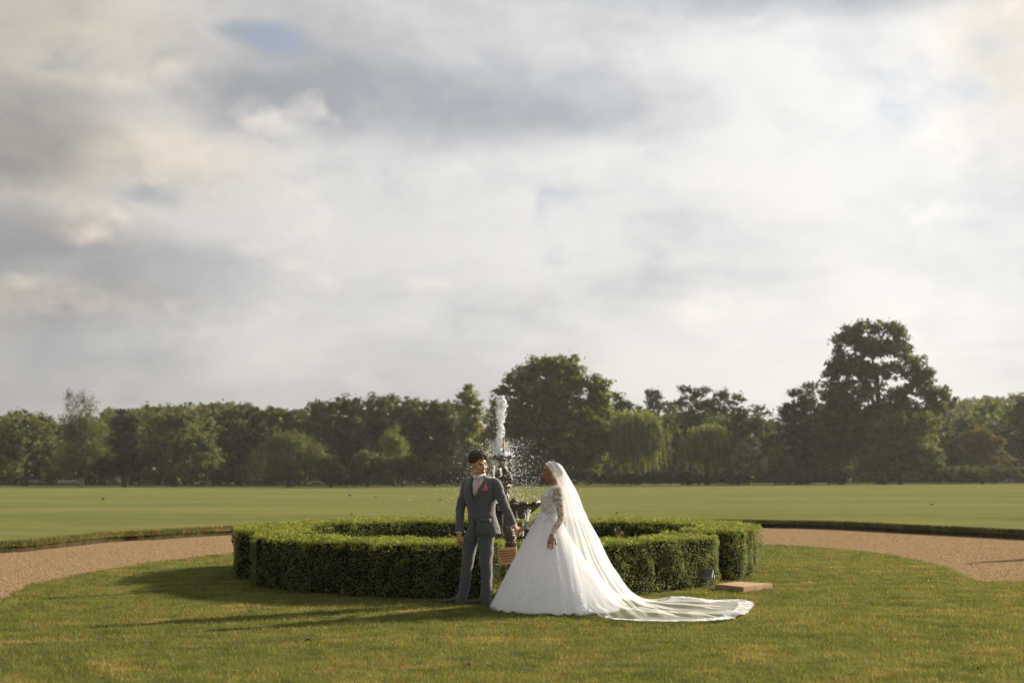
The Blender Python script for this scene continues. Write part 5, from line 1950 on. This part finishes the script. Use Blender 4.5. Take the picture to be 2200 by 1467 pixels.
    # lapels lie on the chest along the opening, notched below the collar
    for sgn in (1, -1):
        lb = MB()
        rin, rout = [], []
        for z in np.linspace(1.20, 1.528, 30):
            cx, cy, ph, a, b = section(z)
            w0 = open_j(z) - 0.004
            wd = float(np.interp(z, [1.20, 1.26, 1.40, 1.428, 1.432, 1.46, 1.545], [0.004, 0.040, 0.082, 0.086, 0.052, 0.050, 0.030]))
            row = []
            for q in range(5):
                w = max(0.0, w0) + wd * q / 4
                al = math.asin(min(0.97, w / (a + 0.012)))
                pt = ellipse((cx, cy, z), ph, a + 0.014 - 0.003 * (q == 4), b + 0.014 - 0.003 * (q == 4), 2, 2.35, PI / 2 - sgn * al, PI / 2 - sgn * al + 0.01)[0]
                row.append(pt)
            rin.append(row)
        lb.rings(rin, cap=False, closed=False)
        lo = lb.build('lapel', M_SUIT, jacket)
        lo.modifiers.new('t', 'SOLIDIFY').thickness = 0.004

    def on_front(z, w, lift=0.012):
        cx, cy, ph, a, b = section(z)
        al = math.asin(max(-0.97, min(0.97, w / a)))
        return ellipse((cx, cy, z), ph, a + lift, b + lift, 2, 2.35, PI / 2 - al, PI / 2 - al + 0.01)[0]
    for z in (1.195, 1.09):
        MB().ball(on_front(z, 0.012, 0.010), 0.0105, 10, 6).build('button', M_BUTTON, jacket)
    for z, w0, w1, sgn in ((1.005, 0.065, 0.165, 1), (1.005, 0.065, 0.165, -1)):
        pb = MB()
        top = [on_front(z + 0.018 - 0.01 * u, sgn * (w0 + (w1 - w0) * u), 0.013) for u in np.linspace(0, 1, 8)]
        bot = [on_front(z - 0.030 - 0.01 * u, sgn * (w0 + (w1 - w0) * u), 0.015) for u in np.linspace(0, 1, 8)]
        pb.rings([top, bot], cap=False, closed=False)
        po = pb.build('pocket_flap', M_SUIT, jacket)
        po.modifiers.new('t', 'SOLIDIFY').thickness = 0.005
    # ---- flower in the breast pocket
    fb = MB()
    fc = on_front(1.375, 0.115, 0.022)
    for q in range(46):
        zz = rng.uniform(-0.022, 0.036)
        dv = Vector((rng.uniform(-1, 1) * 0.030 * (1 - (zz + 0.022) / 0.070), -0.008 + rng.normal(0, 0.006), zz))
        fb.ball(fc + dv, (0.012, 0.008, 0.010), 7, 5, Matrix.Rotation(rng.uniform(0, PI), 3, 'Y'))
    fb.build('pocket_flower', plain('coral_petals', (0.86, 0.15, 0.13), 0.6, 0.45, 90.0), root)
    # ---- trousers
    trb = MB()
    for li, lg in enumerate((l1, l2)):
        rows_l = [(*at(p, q, d), a, b) for p, q, d, a, b in lg]
        cen0 = Vector((0.06, 0.0, 0.94))
        rows_l = [(cen0.x + (-0.075 if li == 0 else 0.055), 0.03 if li == 0 else -0.03, 0.93, 0.105, 0.11)] + rows_l
        L = catmull(rows_l, 46)
        ring = []
        for i, (x, y, z, a, b) in enumerate(L):
            k = 1 + 0.03 * math.sin(z * 42 + li) * (1 if z < 0.28 or z > 0.7 else 0.35)
            ring.append(ellipse((x, y, z), 0.9, a * k * 0.97, b * k * 0.97, 30, 2.0))
            # pressed crease front and back
            for j in range(30):
                t = 2 * PI * j / 30
                ring[-1][j] = ring[-1][j] + (ring[-1][j] - Vector((x, y, z))).normalized() * 0.006 * math.exp(-((t - PI / 2) / 0.14) ** 2)
        ring[-1] = [p + Vector((0, 0, 0.02 if p.x < L[-1][0] - 0.03 else 0.0)) for p in ring[-1]]
        trb.rings(ring, cap=True)
    trb.rings([ellipse((r[1], r[2], r[0]), r[3], r[4] - 0.022, r[5] - 0.016, 30, 2.1) for r in [(0.80, 0.040, 0.0, 0.72, 0.150, 0.125)] + [tuple(q) for q in RW if q[0] < 1.04]])
    tm = trb.mesh('trousers')
    wrinkle(tm, 0.0068, 12.0, 15, (1, 1, 1.5))
    add_obj('trousers', tm, M_SUIT, root)
    # ---- shoes point to the left of the picture
    for (toe, heel, dy) in (((946, 1299), (1001, 1299), 0.04), ((1001, 1302.5), (1057, 1300.5), -0.05)):
        a, b = at(heel[0], heel[1], dy), at(toe[0], toe[1], dy)
        a.z = b.z = 0.0
        d = (b - a)
        ln = d.length
        d.normalize()
        s = Vector((-d.y, d.x, 0))
        ring = []
        for u, hw, h0, h1 in ((0.0, 0.024, 0.012, 0.065), (0.04, 0.033, 0.012, 0.085), (0.16, 0.036, 0.012, 0.105), (0.34, 0.037, 0.012, 0.098), (0.48, 0.041, 0.012, 0.075), (0.64, 0.046, 0.010, 0.058), (0.80, 0.044, 0.010, 0.047), (0.93, 0.032, 0.012, 0.040), (1.0, 0.012, 0.018, 0.032)):
            c = a + d * ln * u
            rg = []
            for j in range(16):
                t = 2 * PI * j / 16
                rg.append(c + s * (math.cos(t) * hw) + Vector((0, 0, (h0 + h1) / 2 + (h1 - h0) / 2 * math.copysign(abs(math.sin(t)) ** 0.8, math.sin(t)))))
            ring.append(rg)
        shoe = MB().rings(ring).build('shoe', M_SHOE, root)
        sl = MB()
        out = []
        for u, hw in ((0.0, 0.02), (0.05, 0.035), (0.25, 0.037), (0.5, 0.042), (0.66, 0.049), (0.82, 0.046), (0.95, 0.03), (1.01, 0.008)):
            out.append((u, hw))
        loop = [a + d * ln * u + s * hw for u, hw in out] + [a + d * ln * u - s * hw for u, hw in reversed(out)]
        sl.rings([[p + Vector((0, 0, 0.001)) for p in loop], [p + Vector((0, 0, 0.013)) for p in loop]], smooth=False)
        sl.build('sole', M_SOLE, shoe)
        MB().box(a + d * 0.04 + Vector((0, 0, 0.012)), (0.07, 0.062, 0.022), Matrix.Rotation(math.atan2(d.y, d.x), 3, 'Z')).build('heel', M_SOLE, shoe)
    tag(root, 'man in grey three-piece suit with coral pocket flower, holding the bride\'s hand', 'person')
    return root, wr_l + org, dl


man, MAN_WRIST, MAN_DIR = build_man()

# ------------------------------------------------------------------ the bride
def lace_pattern(k, P, scale=34.0, dense=0.5):
    """floral lace: blossoms, leaves and fine net threads; 1 where there is thread"""
    W = k.vec('ADD', P, k.vec('SCALE', k.vec('SUBTRACT', k.noise(P, scale * 0.6, 2, 0.5, color=True), (0.5, 0.5, 0.5)), 0.03))
    d = k.voronoi(W, scale, 'F1', 'Distance')
    e = k.voronoi(W, scale * 2.3, 'DISTANCE_TO_EDGE', 'Distance')
    big = k.noise(P, scale * 0.42, 3, 0.55)
    fine = k.noise(W, scale * 1.9, 4, 0.65)
    petals = k.remap(k.math('ADD', k.math('ADD', d, k.math('MULTIPLY', k.math('SUBTRACT', big, 0.5), -1.5)), k.math('MULTIPLY', k.math('SUBTRACT', fine, 0.5), 0.9)), 0.40, 0.62, 1.0, 0.0, smooth=True)
    veins = k.remap(e, 0.04, 0.12, 0.8, 0.0)
    return k.math('MAXIMUM', petals, k.math('MULTIPLY', veins, k.remap(big, 0.35, 0.6)))


def make_lace(name, sheer=None, scale=34.0, color=(0.82, 0.77, 0.72), under=(0.46, 0.37, 0.31), net=0.35):
    """opaque lace over a toned lining, or (sheer) lace on see-through net"""
    m, k = material(name)
    tc = k.node('ShaderNodeTexCoord')
    P = tc.outputs['Object']
    f = lace_pattern(k, P, scale)
    nrm = k.bump(f, 0.7, 0.006)
    if sheer is None:
        c = k.mix(f, under, color)
        p = principled(k, c, 0.75, nrm, 0.25, sheen=0.2)
        return finish(m, k, p)
    p = principled(k, color, 0.75, nrm, 0.25, sheen=0.2)
    tl = k.node('ShaderNodeBsdfTranslucent')
    tl.inputs[0].default_value = (*color, 1)
    body = mixsh(k, 0.3, p, tl.outputs[0])
    tp = k.node('ShaderNodeBsdfTransparent')
    fac = k.math('MAXIMUM', k.math('MULTIPLY', f, 0.97), net)
    return finish(m, k, mixsh(k, fac, tp.outputs[0], body))


def make_tulle(name, opacity, color=(0.86, 0.835, 0.81), trans=0.45, folds=True):
    m, k = material(name)
    tc = k.node('ShaderNodeTexCoord')
    P = tc.outputs['Object']
    n = k.noise(P, 3.0, 4, 0.6)
    d = k.node('ShaderNodeBsdfDiffuse')
    d.inputs[0].default_value = (*color, 1)
    t = k.node('ShaderNodeBsdfTranslucent')
    t.inputs[0].default_value = (*color, 1)
    if folds:
        k.put(d.inputs['Normal'], k.bump(k.noise(k.vec('MULTIPLY', P, (3.0, 3.0, 0.5)), 5.0, 4, 0.55), 0.3, 0.03))
    body = mixsh(k, trans, d.outputs[0], t.outputs[0])
    if opacity >= 1:
        return finish(m, k, body)
    lw = k.node('ShaderNodeLayerWeight')
    lw.inputs[0].default_value = 0.35
    fac = k.math('MINIMUM', k.math('ADD', k.math('MULTIPLY', k.remap(n, 0.3, 0.7, 0.85, 1.15), opacity), k.math('MULTIPLY', lw.outputs['Facing'], 0.22)), 0.96)
    tp = k.node('ShaderNodeBsdfTransparent')
    return finish(m, k, mixsh(k, fac, tp.outputs[0], body))


M_BODICE = make_lace('bodice_lace', None, 52.0, under=(0.60, 0.52, 0.46), color=(0.88, 0.875, 0.88))
M_SLEEVE = make_lace('sleeve_lace', True, 44.0, net=0.26)
M_TRIM = make_lace('veil_lace', True, 26.0, color=(0.92, 0.92, 0.94), net=0.34)
M_TULLE = make_tulle('gown_tulle', 1.0, (0.90, 0.905, 0.935), 0.40)
M_OVER = make_tulle('over_tulle', 0.25, (0.91, 0.915, 0.945), 0.5)
M_VEIL = make_tulle('veil_tulle', 0.31, (0.93, 0.935, 0.96), 0.5)
M_PEARL = plain('pearl', (0.85, 0.82, 0.78), 0.25, 0.05)
M_SILVER = plain('silver', (0.75, 0.74, 0.72), 0.2, 0.05, metal=0.9)


def build_bride():
    g = G(1190, 1309)
    root = empty('person', (g.x, g.y, 0.02))
    org = root.location
    rng = np.random.default_rng(71)

    def at(px, py, dy=0.0):
        return AT(px, py, g.y + dy) - org

    PH = R(86)          # she faces left, a touch towards the camera
    rows = [(1.00, -0.030, 0.0, PH, 0.140, 0.130), (1.06, -0.034, 0.0, PH, 0.124, 0.116), (1.12, -0.032, 0.0, PH, 0.124, 0.118), (1.19, -0.024, 0.0, PH, 0.138, 0.128), (1.255, -0.010, 0.0, PH, 0.150, 0.146),
            (1.30, 0.000, 0.0, PH, 0.156, 0.138), (1.345, 0.014, 0.0, PH, 0.164, 0.108), (1.385, 0.024, 0.0, PH, 0.158, 0.082), (1.41, 0.024, 0.0, PH, 0.118, 0.064), (1.432, 0.014, 0.0, PH, 0.066, 0.052), (1.45, 0.006, 0, PH, 0.051, 0.048)]
    RW = catmull(rows, 50)
    hc = at(1184, 1013.5)
    HM = head_matrix(hc, PH, R(3), 0.0, 0.94)
    mb, fin = MB(), MB()
    add_head(mb, HM, 0.93)
    mb.tube([HM @ Vector((0, -0.030, -0.05)), Vector((0.004, 0, 1.47)), Vector((0.012, 0, 1.38))], [0.045, 0.045, 0.058], 16)
    mb.rings([ellipse((r[1], r[2], r[0]), r[3], r[4] - 0.014, r[5] - 0.014, 20) for r in RW[::4]])
    sh_n, el_n, wr_n = Vector((0.040, -0.155, 1.355)), at(1204.5, 1113, -0.25), at(1184.5, 1152, -0.37)
    sh_f, el_f, wr_f = Vector((0.030, 0.155, 1.355)), at(1166, 1106, 0.16), at(1131.5, 1133.5, 0.26)
    for s_, e_, w_ in ((sh_n, el_n, wr_n), (sh_f, el_f, wr_f)):
        mb.tube([Vector(q) for q in catmull([s_, s_.lerp(e_, 0.5), e_, e_.lerp(w_, 0.5), w_], 14)], list(np.interp(np.linspace(0, 1, 14), [0, 0.5, 0.75, 1], [0.044, 0.034, 0.030, 0.022])), 12)
    add_hand(mb, fin, wr_n, (at(1177, 1200, -0.55) - wr_n), (-0.25, -1, 0.3), 0.16, 1.0, mirror=-1)
    grip = (MAN_WRIST + MAN_DIR * 0.085) - org
    df = (grip - wr_f).normalized()
    add_hand(mb, fin, wr_f + df * 0.01, df, (-0.2, -0.5, 0.8), 0.45, 0.92, mirror=1)
    # legs inside the gown
    for y in (-0.09, 0.09):
        mb.tube([(-0.03, y * 0.55, 0.98), (-0.03, y * 0.8, 0.75), (-0.03, y, 0.48), (-0.01, y, 0.25), (0.0, y, 0.08)], [0.058, 0.075, 0.06, 0.05, 0.035], 12)
        mb.tube([(0.03, y, 0.05), (-0.05, y, 0.04), (-0.14, y, 0.03)], [0.03, 0.035, 0.022], 10)
    base = (0.29, 0.148, 0.082)
    me = body_mesh('body', mb, fin, 0.0065, lambda V: paint_head(V, HM, base, (0.16, 0.05, 0.04), (0.02, 0.012, 0.008)), base)
    add_obj('body', me, M_SKIN_B, root)
    # hair drawn back into a low knot
    hb = MB()
    hb.ball(HM @ Vector((0, -0.030, 0.042)), (0.083, 0.096, 0.088), 20, 14, HM.to_3x3())
    hb.ball(HM @ Vector((0, -0.100, -0.01)), (0.048, 0.040, 0.046), 16, 12)
    hm = hb.mesh('hair')
    V = np.array([tuple(v.co) for v in hm.vertices])
    Mi = np.array(HM.inverted())
    H = V @ Mi[:3, :3].T + Mi[:3, 3]
    # swept off the forehead
    push = (H[:, 1] > 0.02) & (H[:, 2] < 0.075)
    H[push, 1] = 0.015
    H[push, 0] *= 0.92
    Mf = np.array(HM)
    hm.vertices.foreach_set('co', (H @ Mf[:3, :3].T + Mf[:3, 3]).astype(np.float32).ravel())
    add_obj('hair', hm, plain('black_hair', (0.012, 0.009, 0.008), 0.4, 0.3, 60.0), root)
    # earring
    MB().ball(HM @ Vector((0.084, -0.012, -0.042)), 0.007, 8, 6).build('earring', M_PEARL, root)
    # ---- bodice, closed at the neck
    bb = MB()
    bb.rings([ellipse((r[1], r[2], r[0]), r[3], r[4], r[5], 48, 2.2) for r in RW if r[0] < 1.418], cap=False)
    bm_ = bb.mesh('bodice')
    wrinkle(bm_, 0.0018, 30.0, 3)
    bodice = add_obj('bodice', bm_, M_BODICE, root)
    # sleeves
    for s_, e_, w_, r0 in ((sh_n, el_n, wr_n, 0.056), (sh_f, el_f, wr_f, 0.054)):
        end = e_.lerp(w_, 0.93)
        P = catmull([s_ + (s_ - e_) * 0.10, s_, s_.lerp(e_, 0.5), e_, e_.lerp(w_, 0.5), end], 30)
        rad = np.interp(np.linspace(0, 1, 30), [0, 0.1, 0.4, 0.6, 0.8, 1.0], [0.040, r0, r0 * 0.86, r0 * 0.74, r0 * 0.64, r0 * 0.52])
        sb = MB().tube([Vector(p) for p in P], list(rad), 22, round_end=False)
        sb.build('sleeve', M_SLEEVE, bodice)
        d = Vector(P[-1] - P[-3]).normalized()
        MB().tube([Vector(P[-1]) - d * 0.022, Vector(P[-1]) + d * 0.008], rad[-1] * 1.10, 18, round_end=False).build('cuff', M_TRIM, bodice)

    # ---- gown: many-layered tulle, folds falling from the waist into a train
    hem = [(180, 0.70), (205, 0.76), (235, 0.88), (262, 0.95), (285, 1.00), (310, 0.95), (335, 0.88), (360, 0.86), (385, 0.86), (420, 0.88), (450, 0.88), (480, 0.84), (510, 0.75), (540, 0.70)]
    hang = np.array([h[0] for h in hem])
    hrad = np.array([h[1] for h in hem])
    nth, nz = 300, 60

    def skirt(scale_r, z_hem, fold, seed, top=1.085, rag=0.0):
        V = np.empty((nz, nth, 3))
        th = np.linspace(0, 2 * PI, nth, endpoint=False)
        deg = np.degrees(th)
        deg = np.where(deg < 180, deg + 360, deg)
        Rh = np.interp(deg, hang, hrad) * scale_r
        ph1 = vnoise(np.c_[np.cos(th) * 3 + 9, np.sin(th) * 3 + 9, np.full(nth, seed)], seed) * 6
        f1 = np.sin(th * 8 + ph1)
        f2 = np.sin(th * 23 + ph1 * 1.7 + 1.3)
        f3 = np.sin(th * 47 + ph1 * 2.3)
        for i in range(nz):
            t = i / (nz - 1)
            z = top + (z_hem - top) * t
            back = 0.5 + 0.5 * np.cos(th)
            pw = 0.88 + 0.58 * back ** 1.5
            rx0, ry0 = 0.112, 0.122
            r0 = 1 / np.sqrt((np.cos(th) / rx0) ** 2 + (np.sin(th) / ry0) ** 2)
            r = r0 + (Rh - r0) * t ** pw
            r = r + fold * (t ** 0.8) * (0.95 * f1 + 0.25 * f2 + 0.06 * f3) * (0.5 + 0.5 * t)
            cx = -0.034 * (1 - t) - 0.01 * t
            zz = np.full(nth, z)
            if t > 0.9:
                zz = zz + (t - 0.9) * 10 * 0.012 * (f2 + rag * f3)
            V[i] = np.c_[cx + np.cos(th) * r, np.sin(th) * r, np.maximum(zz, 0.008)]
        F = np.array([(i * nth + j, i * nth + (j + 1) % nth, (i + 1) * nth + (j + 1) % nth, (i + 1) * nth + j) for i in range(nz - 1) for j in range(nth)])
        return V.reshape(-1, 3), F
    V, F = skirt(0.965, 0.02, 0.020, 3)
    gown = add_obj('gown_skirt', np_mesh('gown_skirt', V, F, True), M_TULLE, root)
    V, F = skirt(1.0, 0.012, 0.026, 4, 1.10, 1.0)
    add_obj('overskirt', np_mesh('overskirt', V, F, True), M_OVER, gown)
    # lace appliques spilling from the waist over the skirt
    V, F = skirt(0.99, 0.02, 0.024, 4, 1.10)
    V = V.reshape(nz, nth, 3)
    cutr = 14
    th = np.linspace(0, 2 * PI, nth, endpoint=False)
    Vs = V[:cutr].copy()
    drop = (0.6 + 0.4 * np.sin(th * 9 + 1.0)) * (0.7 + 0.3 * np.sin(th * 4))
    for i in range(cutr):
        u = i / (cutr - 1) * np.clip(drop, 0.25, 1.0) * (cutr - 1)
        lo = np.clip(u.astype(int), 0, nz - 2)
        fr = (u - lo)[:, None]
        Vs[i] = V[lo, np.arange(nth)] * (1 - fr) + V[lo + 1, np.arange(nth)] * fr
        Vs[i, :, :2] *= 1.012
    Fs = np.array([(i * nth + j, i * nth + (j + 1) % nth, (i + 1) * nth + (j + 1) % nth, (i + 1) * nth + j) for i in range(cutr - 1) for j in range(nth)])
    add_obj('waist_lace', np_mesh('waist_lace', Vs.reshape(-1, 3), Fs, True), M_TRIM, gown)

    # ---- veil: hangs from the crown of the head, runs out into a long train on the grass
    apex = HM @ Vector((0, 0.0, 0.128))

    def hp(x, y, z):
        return tuple(HM @ Vector((x, y, z)))
    a0 = tuple(apex)
    gr = lambda px, py, z=0.02: tuple(G(px, py, z) - org)
    guides = [
        # near front edge: temple, ear, shoulder, then straight down beside the arm
        [a0, hp(0.052, 0.048, 0.100), hp(0.090, 0.012, 0.010), hp(0.094, -0.035, -0.085), (0.060, -0.185, 1.375), (0.105, -0.30, 1.10), (0.135, -0.44, 0.80), (0.160, -0.62, 0.45), (0.20, -0.82, 0.12), (0.26, -0.98, 0.02)],
        [a0, hp(0.062, -0.010, 0.104), hp(0.098, -0.060, 0.015), hp(0.100, -0.110, -0.085), (0.150, -0.170, 1.33), (0.200, -0.270, 1.08), (0.270, -0.42, 0.80), (0.36, -0.66, 0.46), (0.50, -0.98, 0.12), gr(1330, 1337)],
        [a0, hp(0.055, -0.050, 0.106), hp(0.080, -0.115, 0.030), hp(0.080, -0.160, -0.075), (0.215, -0.115, 1.32), (0.285, -0.18, 1.08), (0.390, -0.28, 0.80), (0.55, -0.45, 0.44), (0.86, -0.80, 0.06), gr(1470, 1341)],
        [a0, hp(0.030, -0.070, 0.108), hp(0.045, -0.130, 0.040), hp(0.045, -0.185, -0.070), (0.255, -0.055, 1.31), (0.335, -0.08, 1.09), (0.470, -0.12, 0.82), (0.66, -0.2, 0.43), (1.05, -0.45, 0.05), gr(1570, 1334)],
        # ridge down the back
        [a0, hp(0.0, -0.080, 0.108), hp(0.0, -0.138, 0.045), hp(0.0, -0.195, -0.068), (0.268, 0.0, 1.31), (0.352, 0.02, 1.09), (0.500, 0.04, 0.82), (0.705, 0.05, 0.42), (1.08, 0.02, 0.06), gr(1604, 1313, 0.04)],
        [a0, hp(-0.030, -0.070, 0.108), hp(-0.045, -0.130, 0.040), hp(-0.045, -0.185, -0.070), (0.250, 0.07, 1.31), (0.330, 0.12, 1.09), (0.460, 0.20, 0.82), (0.660, 0.34, 0.42), (1.02, 0.42, 0.06), gr(1604, 1296, 0.03)],
        [a0, hp(-0.055, -0.050, 0.106), hp(-0.080, -0.115, 0.030), hp(-0.080, -0.160, -0.075), (0.205, 0.13, 1.32), (0.270, 0.20, 1.08), (0.370, 0.32, 0.80), (0.52, 0.52, 0.42), (0.82, 0.70, 0.07), gr(1505, 1297, 0.05)],
        [a0, hp(-0.062, -0.010, 0.104), hp(-0.098, -0.060, 0.015), hp(-0.100, -0.110, -0.085), (0.140, 0.180, 1.33), (0.190, 0.28, 1.08), (0.250, 0.44, 0.80), (0.34, 0.68, 0.42), (0.52, 0.90, 0.10), gr(1420, 1294, 0.05)],
        [a0, hp(-0.052, 0.048, 0.100), hp(-0.090, 0.012, 0.010), hp(-0.094, -0.035, -0.085), (0.050, 0.190, 1.375), (0.080, 0.28, 1.10), (0.110, 0.44, 0.80), (0.140, 0.64, 0.45), (0.18, 0.84, 0.12), (0.26, 0.98, 0.02)],
    ]
    nt, nu = 110, 170
    GC = np.array([catmull(gd, nt) for gd in guides])              # guides x nt x 3
    S = np.empty((nt, nu, 3))
    for i in range(nt):
        S[i] = catmull(GC[:, i, :], nu)
    u = np.linspace(0, 1, nu)
    tt = np.linspace(0, 1, nt)
    ph = vnoise(np.c_[u * 9, np.zeros(nu), np.zeros(nu)], 8) * 5
    fold = np.sin(u * 2 * PI * 13 + ph) * 0.6 + np.sin(u * 2 * PI * 29 + ph * 1.5) * 0.3
    for i in range(nt):
        tang = np.gradient(S[i], axis=0)
        along = np.gradient(S, axis=0)[i] if i == 0 else S[i] - S[i - 1]
        nrm = np.cross(tang, along)
        ln = np.linalg.norm(nrm, axis=1, keepdims=True)
        nrm = nrm / np.maximum(ln, 1e-9)
        amp = np.interp(tt[i], [0, 0.18, 0.34, 0.6, 0.85, 1.0], [0.0, 0.003, 0.010, 0.022, 0.042, 0.030])
        S[i] += nrm * (fold * amp)[:, None]
    # rumpled where it lies on the grass
    low = np.clip((0.20 - S[..., 2]) / 0.2, 0, 1)
    Q = S.reshape(-1, 3)
    rum = (vnoise(Q * np.array([1.3, 4.0, 3.0]) + 20, 31) * 0.8 + vnoise(Q * 8.0 + 20, 32) * 0.2).reshape(nt, nu)
    S[..., 2] += low * np.maximum(rum - 0.40, 0) * 0.17
    S[..., 2] = np.maximum(S[..., 2], 0.034)
    # scalloped hem
    hemdir = S[-1] - S[-4]
    S[-1] += hemdir * (0.18 * np.abs(np.sin(u * PI * 46)))[:, None]
    Fv = np.array([(i * nu + j, i * nu + j + 1, (i + 1) * nu + j + 1, (i + 1) * nu + j) for i in range(nt - 1) for j in range(nu - 1)])
    veil = add_obj('veil', np_mesh('veil', S.reshape(-1, 3), Fv, True), M_VEIL, root)

    # lace borders: along the hem and along both front edges
    def strip(sel, name, lift):
        A = S[sel[0], sel[1]].copy()
        A[..., 2] += lift
        r, c = A.shape[:2]
        Fs_ = np.array([(i * c + j, i * c + j + 1, (i + 1) * c + j + 1, (i + 1) * c + j) for i in range(r - 1) for j in range(c - 1)])
        return add_obj(name, np_mesh(name, A.reshape(-1, 3), Fs_, True), M_TRIM, veil)
    strip((slice(nt - 3, nt), slice(0, nu)), 'hem_lace', 0.004)
    strip((slice(3, 46), slice(0, 7)), 'edge_lace', 0.003)
    strip((slice(3, 46), slice(nu - 7, nu)), 'edge_lace', 0.003)
    # a shorter second layer over head and back
    B_ = S[0:64].copy()
    axis_ = np.array(HM @ Vector((0, -0.02, 0.0)))
    out_ = B_ - np.array([0.05, 0.0, 0.0]) * np.ones_like(B_)
    out_[..., 2] = 0
    out_ = out_ / np.maximum(np.linalg.norm(out_, axis=2, keepdims=True), 1e-6)
    B_ += out_ * 0.007 + np.array([0, 0, 0.004])
    r_, c_ = B_.shape[:2]
    Fb = np.array([(i * c_ + j, i * c_ + j + 1, (i + 1) * c_ + j + 1, (i + 1) * c_ + j) for i in range(r_ - 1) for j in range(c_ - 1)])
    add_obj('upper_veil', np_mesh('upper_veil', B_.reshape(-1, 3), Fb, True), M_VEIL, veil)
    # face-framing lace at the brow
    A = S[1:34, 0:26].copy()
    cen = np.array(HM @ Vector((0, -0.02, 0.03)))
    A += (A - cen) * 0.10
    r, c = A.shape[:2]
    Fs_ = np.array([(i * c + j, i * c + j + 1, (i + 1) * c + j + 1, (i + 1) * c + j) for i in range(r - 1) for j in range(c - 1)])
    add_obj('brow_lace', np_mesh('brow_lace', A.reshape(-1, 3), Fs_, True), make_lace('brow_lace', True, 40.0, color=(0.92, 0.90, 0.87), net=0.62), veil)
    # ---- jewellery
    d = df
    up = d.cross(Vector((0, 0, 1))).normalized()
    w2 = d.cross(up).normalized()
    br = [wr_f - d * 0.004 + (up * math.cos(t) + w2 * math.sin(t)) * 0.029 for t in np.linspace(0, 2 * PI, 25)]
    MB().tube(br, 0.0032, 6, round_end=False).build('bracelet', M_SILVER, root)
    dn = (at(1177, 1200, -0.55) - wr_n).normalized()
    MB().ball(wr_n + dn * 0.105 + Vector((0.006, -0.014, 0)), 0.006, 8, 6).build('ring', M_PEARL, root)
    tag(root, 'bride in white lace gown and long trailing veil, seen from her side', 'person')
    return root


build_bride()

# ------------------------------------------------------------------ thin evening haze
def build_haze():
    mb = MB().box((0, 240, 21.0), (620, 560, 45.0))
    m = bpy.data.materials.new('haze_air')
    m.use_nodes = True
    t = m.node_tree
    t.nodes.clear()
    v = t.nodes.new('ShaderNodeVolumePrincipled')
    v.inputs['Color'].default_value = (0.95, 0.93, 0.90, 1)
    v.inputs['Density'].default_value = 0.00017
    v.inputs['Anisotropy'].default_value = 0.3
    out = t.nodes.new('ShaderNodeOutputMaterial')
    t.links.new(v.outputs[0], out.inputs['Volume'])
    o = mb.build('haze', m)
    tag(o, kind='stuff')


build_haze()
